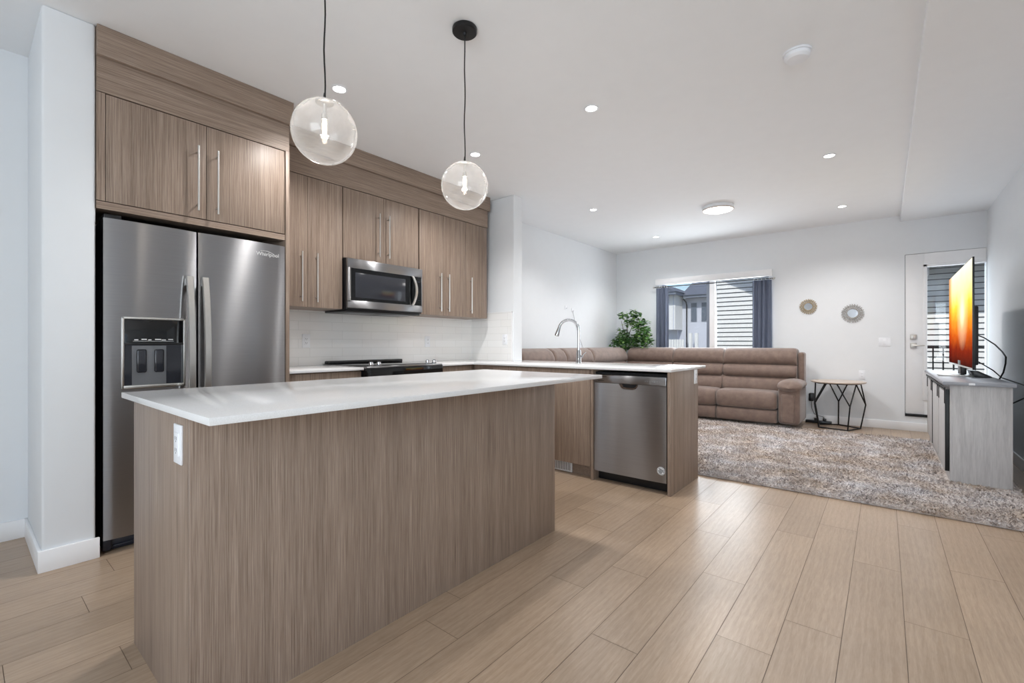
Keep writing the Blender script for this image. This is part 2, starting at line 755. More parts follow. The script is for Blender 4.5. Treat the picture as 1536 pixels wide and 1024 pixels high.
# ------------------------------------------------------------------ room shell
H = 2.74
XB = 7.66          # back wall (window wall)
YK = 3.80          # kitchen / sofa wall
YR = -0.93         # right wall

# floor: planks 184 mm wide, 1.25 m long, staggered
W, Y0, L = 0.1845, 0.124, 1.25
anchor = {3: 1.53, 1: 1.823, 0: 2.096, -2: 2.384, -1: 2.885, 2: 2.281, 4: 2.057, 5: 1.792, 6: 2.435, -3: 3.06,
          7: 1.38, 13: 0.346, 15: 0.486, 14: 0.95, 12: 0.72, 16: -0.1, 11: 0.1}
fl = MB()
G = 0.0011
rng = random.Random(3)
for k in range(-14, 21):
    ya, yb = Y0 + k * W, Y0 + (k + 1) * W
    ya2, yb2 = max(ya, -2.4), min(yb, YK + 0.05)
    if yb2 - ya2 < 0.01:
        continue
    a = anchor.get(k, rng.uniform(0, L))
    x = a - L * math.ceil((a + 3.0) / L)
    while x < XB + 0.05:
        xa, xb = max(x, -3.0) + G, min(x + L, XB + 0.05) - G
        if xb > xa:
            fl.quad((xa, ya2 + G, 0), (xb, ya2 + G, 0), (xb, yb2 - G, 0), (xa, yb2 - G, 0))
        x += L
floor = struct('floor', fl, M_FLOOR, smooth=0)
link('plank_seams', MB().box(-3.05, XB + 0.1, -2.45, YK + 0.1, -0.12, -0.0015), M_SEAM, floor)

# ceiling with the dropped soffit along the right side
ceil = struct('ceiling', MB().box(-3.1, XB + 0.14, -2.5, YK + 0.14, H, H + 0.2), M_CEIL)
struct('ceiling_soffit', MB().box(-3.0, XB, -2.4, -0.155, 2.665, H, 0.004), M_CEIL)

# kitchen and living wall on the left (one plane), with two end walls projecting from it
struct('wall_left', MB().box(-3.1, XB + 0.14, YK, YK + 0.14, -0.1, H), M_WALL)
struct('wall_fridge_end', MB().box(0.26, 0.455, 3.14, YK, 0, H, 0.012, 3), M_WALL)
struct('wall_kitchen_end', MB().box(3.88, 4.03, 3.15, YK, 0, H, 0.012, 3), M_WALL)
# back wall with openings: window y 1.29..3.05 z 1.0..2.2, door y -0.915..-0.2 z 0.2..2.235
bw = MB()
T = XB + 0.14
for (a, b, c, d) in ((3.05, YK + 0.1, 0, H), (-0.2, 1.29, 0, H), (1.29, 3.05, 2.205, H), (1.29, 3.05, 0, 0.95),
                     (-0.925, -0.2, 2.235, H), (-0.925, -0.2, 0, 0.195), (-2.5, -0.925, 0, H)):
    bw.box(XB, T, a, b, c, d)
struct('wall_back', bw, M_WALL)
struct('wall_right', MB().box(3.2, XB + 0.1, YR - 0.14, YR, 0, 2.70).box(3.06, 3.2, -2.4, YR, 0, 2.70), M_WALL)
# walls behind the camera, with openings added for the fill lamps
rw = MB()
for (a, b, c, d) in ((-2.5, -2.2, 0, H), (0.7, YK + 0.1, 0, H), (-2.2, 0.7, 2.4, H), (-2.2, 0.7, 0, 0.5)):
    rw.box(-3.14, -3.0, a, b, c, d)
struct('wall_rear', rw, M_WALL)
sw = MB()
for (a, b, c, d) in ((-3.1, -2.4, 0, H), (-0.2, 3.2, 0, H), (-2.4, -0.2, 2.45, H), (-2.4, -0.2, 0, 0.55)):
    sw.box(a, b, -2.54, -2.4, c, d)
struct('wall_side', sw, M_WALL)


def added_window(n, x0, x1, y0, y1, z0, z1, axis):
    """simple frame and pane for the openings behind the camera"""
    f = MB()
    t = 0.05
    if axis == 'x':
        f.box(x0, x1, y0, y0 + t, z0, z1).box(x0, x1, y1 - t, y1, z0, z1)
        f.box(x0, x1, y0 + t, y1 - t, z0, z0 + t).box(x0, x1, y0 + t, y1 - t, z1 - t, z1)
        ym = (y0 + y1) / 2
        f.box(x0, x1, ym - t / 2, ym + t / 2, z0 + t, z1 - t)
        g = MB().box((x0 + x1) / 2 - .003, (x0 + x1) / 2 + .003, y0 + t, y1 - t, z0 + t, z1 - t)
    else:
        f.box(x0, x0 + t, y0, y1, z0, z1).box(x1 - t, x1, y0, y1, z0, z1)
        f.box(x0 + t, x1 - t, y0, y1, z0, z0 + t).box(x0 + t, x1 - t, y0, y1, z1 - t, z1)
        xm = (x0 + x1) / 2
        f.box(xm - t / 2, xm + t / 2, y0, y1, z0 + t, z1 - t)
        g = MB().box(x0 + t, x1 - t, (y0 + y1) / 2 - .003, (y0 + y1) / 2 + .003, z0 + t, z1 - t)
    w = struct('window_%d' % n, f, M_TRIM)
    link('window_pane', g, M_PANE, w)


added_window(2, -3.12, -3.04, -2.2, 0.7, 0.5, 2.4, 'x')  # unseen windows, made up to frame the fill lamp openings
added_window(3, -2.4, -0.2, -2.52, -2.44, 0.55, 2.45, 'y')

# baseboards
BZ = 0.105
struct('baseboard_left', MB().box(4.03, XB, YK - 0.014, YK, 0, BZ, 0.003).box(-3.0, 0.26, YK - 0.014, YK, 0, BZ, 0.003), M_TRIM)
struct('baseboard_back', MB().box(XB - 0.014, XB, YR, YK, 0, BZ, 0.003), M_TRIM)
struct('baseboard_right', MB().box(3.2, XB, YR, YR + 0.014, 0, BZ, 0.003), M_TRIM)
struct('baseboard_fridge', MB().box(0.246, 0.469, 3.126, 3.14, 0, BZ, 0.003).box(0.246, 0.26, 3.14, YK, 0, BZ, 0.003), M_TRIM)
struct('baseboard_kitchen', MB().box(4.03, 4.044, 3.136, YK, 0, BZ, 0.003), M_TRIM)

# tiled backsplash on the kitchen wall and round onto the end wall, with its edge trim
struct('wall_backsplash', MB().box(1.44, 3.88, YK - 0.01, YK, 0.915, 1.45).box(3.87, 3.88, 3.175, YK, 0.915, 1.45), M_TILE)
struct('trim_1', MB().box(3.867, 3.881, 3.166, 3.176, 0.915, 1.456).box(3.867, 3.881, 3.166, YK, 1.45, 1.456), M_TRIM)

# ------------------------------------------------------------------ living room window
w1 = struct('window_1', MB().box(XB + .03, T - .01, 1.29, 3.05, 0.95, 1.00).box(XB + .03, T - .01, 1.29, 3.05, 2.16, 2.205)
            .box(XB + .03, T - .01, 1.29, 1.34, 1.0, 2.16).box(XB + .03, T - .01, 3.0, 3.05, 1.0, 2.16), M_TRIM)
link('window_mullion', MB().box(XB + .03, T - .01, 2.10, 2.185, 1.0, 2.16, .004), M_TRIM, w1)
link('sash_frame', MB().box(XB + .05, XB + .09, 2.185, 2.235, 1.0, 2.16, .003)
     .box(XB + .05, XB + .09, 2.235, 3.0, 1.0, 1.03, .003).box(XB + .05, XB + .09, 1.34, 2.10, 1.0, 1.03, .003), M_FASCIA, w1)
link('window_pane', MB().box(XB + .068, XB + .074, 2.185, 3.0, 1.0, 2.16), M_PANE, w1)
link('window_pane', MB().box(XB + .068, XB + .074, 1.34, 2.10, 1.0, 2.16), M_PANE, w1)
single('roller_blind', MB().box(XB - .045, XB + .005, 1.285, 3.055, 2.105, 2.205, .006), M_TRIM,
       'white rolled-up blind cassette across the top of the sofa window', 'blind', (XB, 2.17, 2.1))

# ------------------------------------------------------------------ outside door
d1 = struct('door_1', MB().box(XB + .012, XB + .055, -0.383, -0.204, 0.215, 2.231, .002)
            .box(XB + .012, XB + .055, -0.924, -0.383, 0.215, 0.40).box(XB + .012, XB + .055, -0.924, -0.383, 2.085, 2.231), M_TRIM)
link('door_gap', MB().box(XB + .03, XB + .09, -0.2038, -0.2, 0.2, 2.235).box(XB + .03, XB + .09, -0.925, -0.2, 2.2312, 2.235), M_DARKGAP, d1)
link('door_sill', MB().box(XB - .012, XB + .1, -0.925, -0.2, 0.183, 0.214, .003), M_BLACKM, d1)
gf = MB()
for (a, b, c, d) in ((-0.412, -0.372, 0.39, 2.095), (-0.925, -0.372, 2.06, 2.097), (-0.925, -0.412, 0.39, 0.42)):
    gf.box(XB + .002, XB + .06, a, b, c, d, .006)
link('glass_frame', gf, M_TRIM, d1)
link('door_pane', MB().box(XB + .03, XB + .036, -0.924, -0.412, 0.42, 2.06), M_PANE, d1)
dh = link('deadbolt', MB().box(XB - .006, XB + .012, -0.312, -0.25, 1.155, 1.217, .004).box(XB - .022, XB - .005, -0.286, -0.276, 1.168, 1.204, .003), M_HANDLE, d1)
dl = link('door_handle', MB().box(XB - .006, XB + .012, -0.312, -0.25, 1.048, 1.11, .004)
          .tube([(XB, -0.281, 1.079), (XB - .045, -0.281, 1.079), (XB - .05, -0.30, 1.079), (XB - .05, -0.385, 1.079)], .008, 10), M_HANDLE, d1)

# ------------------------------------------------------------------ outlets, switches
def outlet(c, n, label, cat='outlet', kind='outlet', group='wall outlets and switches', w=.07, h=.115):
    """c: centre on the surface; n: facing direction, one of '-x','-y'"""
    t = thing('wall_outlet' if kind == 'outlet' else 'wall_switch', label, cat, c, group)
    a = Vector((1, 0, 0)) if n == '-y' else Vector((0, -1, 0))
    f = Vector((0, -1, 0)) if n == '-y' else Vector((-1, 0, 0))

    def blk(u0, u1, z0, z1, d0, d1, bev):
        p, q = Vector(c) + a * u0 + f * d0, Vector(c) + a * u1 + f * d1
        return (min(p.x, q.x), max(p.x, q.x), min(p.y, q.y), max(p.y, q.y), c[2] + z0, c[2] + z1, bev)
    link('cover_plate', MB().box(*blk(-w / 2, w / 2, -h / 2, h / 2, 0, .006, .002)), M_WHITEPL, t)
    ins = link('receptacle' if kind == 'outlet' else 'rocker', MB().box(*blk(-.018, .018, -.034, .034, .005, .009, .001)), M_WHITEPL, t)
    if kind == 'outlet':
        s = MB()
        for zc in (-.017, .017):
            for uc in (-.0065, .0065):
                s.box(*blk(uc - .0014, uc + .0014, zc - .004, zc + .006, .0085, .0094, 0))
            s.box(*blk(-.002, .002, zc - .010, zc - .006, .0085, .0094, 0))
        link('slots', s, M_GREYPL, ins)
    return t


outlet((1.876, YK - .01, 1.125), '-y', 'white double outlet in the tile backsplash between the refrigerator and the range')
outlet((3.197, YK - .01, 1.125), '-y', 'white double outlet in the tile backsplash behind the right end of the range')
outlet((3.87, 3.27, 1.148), '-x', 'white outlet on the tiled side of the short wall at the end of the kitchen')
outlet((0.415, 1.60, 0.807), '-x', 'white outlet on the near end panel of the big island')
outlet((3.80, 1.19, 0.835), '-y', 'white outlet at the top back corner of the wooden end panel beside the dishwasher')
outlet((XB, 0.234, 0.686), '-x', 'white outlet low on the wall just above the round side table')
outlet((XB, 0.0, 1.122), '-x', 'white switch plate on the far wall between the mirrors and the patio door', 'switch', 'switch', w=.12)

# ------------------------------------------------------------------ ceiling fixtures
LIGHTS = [(1.561, 2.714, 'recessed downlight in the ceiling right beside the nearer glass globe'),
          (2.844, 2.739, 'recessed downlight just above the farther glass globe'),
          (2.80, 1.579, 'recessed downlight in the ceiling over the middle of the kitchen, nearest to the pendant canopy'),
          (4.928, 2.752, 'recessed downlight over the gap between the faucet and the sofa'),
          (6.796, 2.712, 'farthest recessed downlight on the left, above the corner with the plant'),
          (4.817, 0.373, 'nearer recessed downlight beside the ceiling soffit over the rug'),
          (6.686, 0.393, 'farther recessed downlight beside the soffit, above the round side table')]
for x, y, lab in LIGHTS:
    t = thing('recessed_downlight', lab, 'ceiling light', (x, y, H), 'recessed downlights')
    link('trim_ring', MB().lathe([(.036, -.001), (.048, -.001), (.052, -.005), (.045, -.008), (.038, -.006), (.036, -.001)], (x, y, H), 28), M_WHITEPL, t)
    link('lens', MB().lathe([(0, -.0045), (.0365, -.0045), (.0365, -.001), (0, -.001)], (x, y, H), 28), M_LENS, t)
    d = bpy.data.lights.new('downlight_lamp', 'SPOT')
    d.energy = 58 if x < 4 else 48
    d.color = (1.0, 0.98, 0.97)
    d.spot_size = math.radians(135)
    d.spot_blend = 0.7
    d.shadow_soft_size = 0.045
    lo = bpy.data.objects.new('downlight_lamp', d)
    COL.objects.link(lo)
    lo.parent = t
    lo.location = (0, 0, -.02)

t = thing('flush_ceiling_lamp', 'round lit flush ceiling lamp with a pale wooden rim over the living area', 'ceiling light', (5.763, 1.54, H))
link('rim', MB().lathe([(0, -.001), (.17, -.001), (.175, -.01), (.172, -.045), (.160, -.048), (.155, -.03), (0, -.03)], (5.763, 1.54, H), 48), M_WHITEPL, t)
link('rim_band', MB().lathe([(.1735, -.038), (.176, -.040), (.174, -.047), (.166, -.0495), (.161, -.0485)], (5.763, 1.54, H), 48), M_TABLETOP, t)
link('diffuser', MB().lathe([(.159, -.032), (.158, -.046), (.12, -.060), (.06, -.066), (0, -.068)], (5.763, 1.54, H), 48), M_FLUSHLENS, t)
d = bpy.data.lights.new('flush_lamp_light', 'SPOT')
d.energy = 62
d.color = (1.0, 0.98, 0.97)
d.spot_size = math.radians(165)
d.spot_blend = 0.8
d.shadow_soft_size = 0.14
lo = bpy.data.objects.new('flush_lamp_light', d)
COL.objects.link(lo)
lo.parent = t
lo.location = (0, 0, -.16)

t = thing('smoke_detector', 'round white smoke detector on the ceiling near the soffit', 'smoke detector', (3.0, 0.381, H))
link('mounting_base', MB().lathe([(0, -.001), (.072, -.001), (.072, -.012), (0, -.012)], (3.0, .381, H), 36), M_WHITEPL, t)
link('housing', MB().lathe([(.064, -.012), (.064, -.03), (.052, -.042), (0, -.044)], (3.0, .381, H), 36), M_WHITEPL, t)


def pendant(x, y, zc, label):
    R = 0.122
    t = thing('globe_pendant', label, 'pendant light', (x, y, H), 'glass globe pendants over the island')
    link('canopy', MB().lathe([(0, -.001), (.062, -.001), (.064, -.004), (.064, -.022), (.060, -.026), (.012, -.027), (.008, -.04), (0, -.04)], (x, y, H), 40), M_BLACKM, t)
    n = 14
    pts = [(x + .002 * math.sin(i * 1.1), y + .0015 * math.sin(i * 0.8), H - .03 - i * (H - .03 - (zc + R + .012)) / n) for i in range(n + 1)]
    link('cord', MB().tube(pts, .0032, 8).lathe([(.0032, .03), (.006, .012), (.007, -.01), (0, -.01)], (x, y, zc + R), 12), M_BLACKPL, t)
    prof = []
    for i in range(3, 37):
        a = PI * i / 36
        prof.append((R * math.sin(a) if i < 36 else 0, R * math.cos(a)))
    link('glass_globe', MB().lathe(prof, (x, y, zc), 48), M_GLOBE, t, smooth=80)
    link('cap', MB().lathe([(0, .002), (.033, .0), (.034, -.006), (.030, -.009), (.007, -.010), (.006, -.045), (.011, -.05), (.012, -.072), (0, -.072)], (x, y, zc + R - .003), 28), M_HANDLE, t)
    link('bulb', MB().lathe([(0, 0), (.006, -.002), (.0085, -.012), (.0085, -.04), (.006, -.052), (0, -.055)], (x, y, zc + R - .076), 16), M_BULB, t)
    d = bpy.data.lights.new('pendant_lamp', 'POINT')
    d.energy = 2.2
    d.color = (1, 0.92, 0.84)
    d.shadow_soft_size = 0.012
    lo = bpy.data.objects.new('pendant_lamp', d)
    COL.objects.link(lo)
    lo.parent = t
    lo.location = (0, 0, zc + R - .105 - H)
    return t


pendant(0.91, 1.689, 1.925, 'nearer clear glass globe pendant, hanging over the near end of the island')
pendant(1.675, 1.689, 1.92, 'farther clear glass globe pendant, its round black canopy in view')

# ------------------------------------------------------------------ kitchen cabinets
def bar_handle(x, yf, z0, z1, parent, axis='-y'):
    """steel bar pull standing off a door front at y = yf"""
    m = MB()
    r = .0055
    m.tube([(x, yf - .032, z0), (x, yf - .032, z1)], r, 10)
    for z in (z0 + .035, z1 - .035):
        m.tube([(x, yf + .001, z), (x, yf - .032, z)], .0045, 8)
    link('handle', m, M_HANDLE, parent)


def wall_cabinet(label, x0, x1, z0, z1, yf, doors, body_x1=None):
    t = thing('wall_cabinet', label, 'cabinet', ((x0 + x1) / 2, YK, z0), 'wood laminate wall cabinets')
    bx1 = body_x1 or x1
    link('body', MB().box(x0 + .0005, bx1 - .0005, yf + .0205, YK - .001, z0, z1), M_LAMV, t)
    for (a, b, hx, hz0, hz1) in doors:
        dr = link('door', MB().box(a + .0015, b - .0015, yf, yf + .019, z0 + .001, z1 - .003, .001), M_LAMV, t)
        if hx:
            bar_handle(hx, yf, hz0, hz1, dr)
    return t


YU = 3.45
Z0, Z1 = 1.385, 2.395
wall_cabinet('two-door wood wall cabinet between the refrigerator and the microwave', 1.437, 2.012, Z0, Z1, YU,
             [(1.437, 1.72, 1.665, 1.425, 1.805), (1.72, 2.012, 1.785, 1.425, 1.805)])
wall_cabinet('short two-door wood wall cabinet right above the microwave', 2.012, 2.808, 1.812, Z1, YU,
             [(2.02, 2.408, 2.352, 1.86, 2.24), (2.408, 2.80, 2.452, 1.86, 2.24)])
wall_cabinet('two-door wood wall cabinet just right of the microwave', 2.808, 3.452, Z0, Z1, YU,
             [(2.812, 3.122, 3.068, 1.425, 1.805), (3.122, 3.452, 3.176, 1.425, 1.805)])
wall_cabinet('single-door wood wall cabinet at the right end of the upper row', 3.452, 3.782, Z0, Z1, YU,
             [(3.452, 3.768, 3.502, 1.425, 1.81)])
t = thing('crown_moulding', 'wood crown and frieze above the wall cabinets over the range', 'crown moulding', (2.6, YK, Z1))
link('frieze_board', MB().box(1.459, 3.782, YU + .001, YK - .001, Z1 + .003, 2.586), M_LAMX, t)
link('crown_board', MB().box(1.462, 3.80, YU - .022, YK - .001, 2.588, H - .001, .001), M_LAMX, t)

# over the refrigerator
YF = 3.135
t = thing('wall_cabinet', 'deep two-door wood cabinet above the refrigerator', 'cabinet', (0.93, YK, 1.81), 'wood laminate wall cabinets')
link('body', MB().box(0.457, 1.408, YF + .0205, YK - .001, 1.842, 2.40), M_LAMV, t)
for a, b, hx in ((0.492, 0.948, 0.899), (0.948, 1.406, 1.0)):
    dr = link('door', MB().box(a + .0015, b - .0015, YF, YF + .019, 1.842, 2.398, .001), M_LAMV, t)
    bar_handle(hx, YF, 1.88, 2.26, dr)
link('filler_strip', MB().box(0.457, 0.4905, YF, YF + .02, 1.842, 2.40), M_LAMV, t)
link('bottom_rail', MB().box(0.457, 1.408, YF + .003, YF + .1, 1.80, 1.838), M_LAMX, t)
t = thing('crown_moulding', 'wood crown and frieze above the refrigerator cabinet, nearest to the camera', 'crown moulding', (0.93, YK, 2.4))
link('frieze_board', MB().box(0.457, 1.436, YF, YK - .001, 2.404, 2.584), M_LAMX, t)
link('crown_board', MB().box(0.457, 1.458, YF - .02, YK - .001, 2.586, H - .001, .001), M_LAMX, t)
single('tall_side_panel', MB().box(1.411, 1.4355, YF - .005, YK - .001, 0, 2.402, .001), M_LAMV,
       'tall narrow wood panel standing along the right side of the refrigerator', 'cabinet panel', (1.424, YK, 0))

# base cabinets along the wall
t = thing('base_cabinet', 'wood base cabinet between the refrigerator and the range', 'cabinet', (1.73, YK, 0), 'wood base cabinets')
link('body', MB().box(1.437, 2.014, 3.20, YK - .001, 0.1, 0.894), M_LAMV, t)
dr = link('door', MB().box(1.439, 2.012, 3.175, 3.199, 0.105, 0.72, .001), M_LAMV, t)
dw_ = link('drawer', MB().box(1.439, 2.012, 3.175, 3.199, 0.724, 0.886, .001), M_LAMV, t)
link('toe_kick', MB().box(1.437, 2.014, 3.25, YK - .01, 0, 0.1), M_LAMX, t)
t = thing('base_cabinet', 'wood corner base cabinet between the range and the sink peninsula', 'cabinet', (3.03, YK, 0), 'wood base cabinets')
link('body', MB().box(2.806, 3.87, 3.20, YK - .001, 0.1, 0.894), M_LAMV, t)
link('door', MB().box(2.808, 3.245, 3.175, 3.199, 0.105, 0.886, .001), M_LAMV, t)
link('toe_kick', MB().box(2.806, 3.30, 3.25, 3.30, 0, 0.1), M_LAMX, t)

single('countertop', MB().box(1.437, 2.014, 3.14, YK - .011, .895, .915, .002), M_QUARTZ,
       'short white quartz countertop between the refrigerator and the range', 'countertop', (1.73, 3.5, .895))
single('countertop', MB().prism([(2.806, YK - .011), (2.806, 3.14), (3.235, 3.14), (3.235, 1.18), (4.05, 1.18), (4.05, 3.148), (3.868, 3.148), (3.868, YK - .011)],
                                'z', .895, .915, .002), M_QUARTZ,
       'white quartz countertop of the sink peninsula, running from the corner over the dishwasher', 'countertop', (3.6, 2.2, .895))

# peninsula
t = thing('peninsula_cabinet', 'wood sink cabinet left of the dishwasher, partly behind the island', 'cabinet', (3.5, 2.5, 0))
link('body', MB().box(3.276, 3.85, 1.846, 3.17, 0.1, 0.894), M_LAMV, t)
for a, b in ((1.848, 2.38), (2.384, 2.9)):
    link('door', MB().box(3.255, 3.275, a, b, 0.105, 0.888, .001), M_LAMV, t)
link('back_panel', MB().box(3.851, 3.87, 1.215, 3.145, 0, 0.894), M_LAMV, t)
link('toe_kick', MB().box(3.33, 3.35, 1.846, 3.17, 0, 0.1), M_LAMX, t)
link('side_panel', MB().box(3.256, 3.85, 1.822, 1.8445, 0, 0.894, .001), M_LAMV, t)
single('end_panel', MB().box(3.25, 3.872, 1.19, 1.213, 0, 0.894, .001), M_LAMV,
       'wood end panel closing the peninsula to the right of the dishwasher', 'cabinet panel', (3.56, 1.2, 0))
t = thing('floor_vent', 'small white slotted vent grille in the toe kick left of the dishwasher', 'vent', (3.32, 2.18, 0))
link('frame', MB().box(3.318, 3.3295, 2.06, 2.32, .006, .098, .002), M_WHITEPL, t)
gm = MB()
for i in range(14):
    gm.box(3.3165, 3.319, 2.075 + i * .017, 2.082 + i * .017, .02, .084)
link('slots', gm, M_GREYPL, t)

# dishwasher
t = thing('dishwasher', 'stainless steel dishwasher built into the end of the peninsula', 'dishwasher', (3.5, 1.52, 0))
link('tub', MB().box(3.30, 3.84, 1.217, 1.82, 0.09, 0.875), M_BLACKPL, t)
link('toe_plate', MB().box(3.35, 3.36, 1.217, 1.82, 0, 0.1), M_BLACKPL, t)
rows = []
for i in range(17):
    y = 1.224 + (1.812 - 1.224) * i / 16
    bulge = .006 * (1 - ((i - 8) / 8) ** 4)
    rows.append([(3.262 - bulge, y, .085), (3.262 - bulge, y, .79)])
m = MB().grid(rows).box(3.262, 3.298, 1.224, 1.812, .085, .79)
dr = link('door_panel', m, M_STEEL, t)
cs = link('control_strip', MB().box(3.256, 3.298, 1.224, 1.812, .792, .855, .004), M_STEEL, t)
mk = MB()
for i in range(7):
    mk.box(3.2553, 3.2562, 1.268 + i * .018, 1.278 + i * .018, .818, .822)
link('button_marks', mk, M_FAINT, cs)
link('name_mark', MB().box(3.2553, 3.2562, 1.70, 1.775, .838, .843), M_BLACKPL, cs)
link('vent_mark', MB().box(3.2553, 3.2562, 1.72, 1.775, .806, .809), M_BLACKPL, cs)
# pocket handle: half-moon cup
ph = MB()
rows = []
for i in range(13):
    u = -1 + 2 * i / 12
    y = 1.515 + .075 * u
    dz = .04 * math.sqrt(max(0, 1 - u ** 4 * .95))
    rows.append([(3.2535, y, .792), (3.2535, y, .792 - dz)])
hp = link('pocket_handle', MB().grid(rows), M_CHROME, t)
rows = []
for i in range(13):
    u = -1 + 2 * i / 12
    y = 1.507 + .058 * u
    dz = .028 * math.sqrt(max(0, 1 - u ** 4 * .95))
    rows.append([(3.2525, y, .791), (3.2525, y, .791 - dz)])
link('pocket_recess', MB().grid(rows), M_BLACKPL, hp)
bd = link('round_badge', MB().lathe([(0, -.0012), (.029, -.0012), (.03, 0), (0, 0)], (3.256, 1.262, .172), 28, 'x'), M_LABEL, dr)
bm_ = MB()
for (dy, dz, w_, h_) in ((.0, .011, .018, .0035), (-.004, .002, .019, .003), (.004, -.007, .016, .0035), (0, -.016, .011, .003)):
    bm_.box(3.2538, 3.2546, 1.262 + dy - w_, 1.262 + dy + w_, .172 + dz - h_, .172 + dz + h_)
bm_.tube([(3.2542, 1.262 + .026 * math.cos(2 * PI * k / 24), .172 + .026 * math.sin(2 * PI * k / 24)) for k in range(24)], .0012, 6, True)
link('badge_print', bm_.rot(.35, 'X', (3.2542, 1.262, .172)), M_GREYPL, dr)

# faucet
fx, fy = 3.80, 2.281
t = thing('kitchen_faucet', 'chrome gooseneck pull-down faucet standing on the peninsula counter', 'faucet', (fx, fy, .915))
link('base', MB().lathe([(0, 0), (.027, 0), (.027, .006), (.024, .012), (.022, .11), (.017, .125), (0, .125)], (fx, fy, .915), 24), M_CHROME, t)
pts = [(fx, fy, 1.03), (fx, fy, 1.22)]
cdir = Vector((-.62, .785, 0)).normalized()
for i in range(1, 17):
    a = PI * i / 16 * .93
    p = Vector((fx, fy, 1.235)) + cdir * (.095 * (1 - math.cos(a))) + Vector((0, 0, .095 * math.sin(a)))
    pts.append(tuple(p))
link('spout', MB().tube(pts, .0135, 14), M_CHROME, t)
e0, e1 = Vector(pts[-2]), Vector(pts[-1])
dv = (e1 - e0).normalized()
link('spray_head', MB().tube([e1 - dv * .002, e1 + dv * .02, e1 + dv * .075, e1 + dv * .085], [.014, .016, .021, .019], 16), M_CHROME, t)
link('lever', MB().tube([(fx, fy, .975), (fx - .0, fy - .04, .978)], .012, 12).tube([(fx, fy - .04, .978), (fx + .005, fy - .05, 1.0), (fx + .01, fy - .075, 1.02)], [.006, .005, .004], 10), M_CHROME, t)

# ------------------------------------------------------------------ refrigerator
t = thing('refrigerator', 'stainless steel side-by-side refrigerator with an ice and water dispenser', 'refrigerator', (0.94, 3.45, 0))
link('case', MB().box(0.486, 1.398, 3.20, 3.76, 0.02, 1.752, .004), M_NAVYSIDE, t)
link('hinge_cover', MB().box(0.487, 0.56, 3.15, 3.28, 1.7525, 1.782, .005), M_BLACKPL, t)
link('base_grille', MB().box(0.486, 1.398, 3.185, 3.199, 0.006, 0.075, .003).box(0.486, .52, 3.165, 3.186, .01, .07, .004).box(.53, 1.39, 3.175, 3.186, .018, .03, .002), M_NAVYSIDE, t)
YD = 3.118


def fridge_door(x0, x1, z0, z1):
    n = 20
    rows = []
    for i in range(n + 1):
        x = x0 + (x1 - x0) * i / n
        u = (i - n / 2) / (n / 2)
        y = YD + .012 * abs(u) ** 3.2
        rows.append([(x, y, z0), (x, y, z1), (x, 3.192, z1), (x, 3.192, z0)])
    m = MB().grid(rows, closed_u=True)
    m.box(x0 + .0002, x1 - .0002, YD + .02, 3.190, z0, z1)
    return m


XS = 0.899
dL = link('door', fridge_door(0.482, XS - .005, 0.078, 1.755), M_STEEL, t)
dR = link('door', fridge_door(XS + .005, 1.404, 0.078, 1.755), M_STEEL, t)


def fridge_handle(x, parent):
    rows = []
    for i in range(25):
        u = -1 + 2 * i / 24
        z = 1.0 + .49 * u
        y = 3.052 + .05 * abs(u) ** 2.4 - .006
        rows.append([(x - .018, y, z), (x - .014, y - .007, z), (x + .014, y - .007, z), (x + .018, y, z), (x + .016, y + .012, z), (x - .016, y + .012, z)])
    m = MB().grid(rows, closed_u=True)
    for z in (1.46, .54):
        m.box(x - .012, x + .012, 3.085, YD + .01, z - .02, z + .02, .004)
    link('handle', m, M_HANDLE, parent)


fridge_handle(0.852, dL)
fridge_handle(0.930, dR)
text_mesh('Whirlpool', .034, M_LABEL, 'brand_lettering', dR, (1.29, YD - .0005, 1.682), (1, 0, 0), (0, 0, 1))
sw_ = MB()
sw_.tube([(1.245 + .012 * i, YD - .0005, 1.702 + .008 * math.sin(i / 7 * PI) - .002 * i) for i in range(8)], .0012, 6)
link('brand_swoosh', sw_, M_LABEL, dR)

dp = link('dispenser', MB().box(0.560, 0.828, YD - .004, YD + .012, 0.872, 1.236, .003), M_BLACKGL, t)
fm = MB()
xa, xb, za, zb = .552, .836, .860, 1.244
fm.box(xa, xb, YD - .010, YD + .008, zb - .012, zb, .003).box(xa, xb, YD - .010, YD + .008, za, za + .018, .003)
fm.box(xa, xa + .011, YD - .010, YD + .008, za, zb, .003).box(xb - .011, xb, YD - .010, YD + .008, za, zb, .003)
link('dispenser_frame', fm, M_HANDLE, dp)
link('dispenser_recess', MB().box(.563, .825, YD - .0052, YD - .0038, .878, 1.095), M_OVENGL, dp)
link('dispenser_back', MB().box(.595, .745, YD - .0066, YD - .005, .878, 1.09), M_GREYPL, dp)
for xc in (.635, .712):
    link('paddle', MB().box(xc - .021, xc + .021, YD - .014, YD - .006, .945, 1.07, .008, 3), M_OVENGL, dp)
link('dispenser_ledge', MB().box(.563, .825, YD - .012, YD, 1.095, 1.106, .002), M_BLACKPL, dp)
im = MB()
for i, w_ in enumerate((.022, .03, .018, .034, .024, .028)):
    im.box(.605 + i * .03, .605 + i * .03 + w_ * .8, YD - .0048, YD - .0039, 1.119 + (i % 2) * .003, 1.124 + (i % 2) * .003)
im.box(.60, .78, YD - .0048, YD - .0039, 1.114, 1.1155)
link('button_legends', im, M_LABEL, dp)

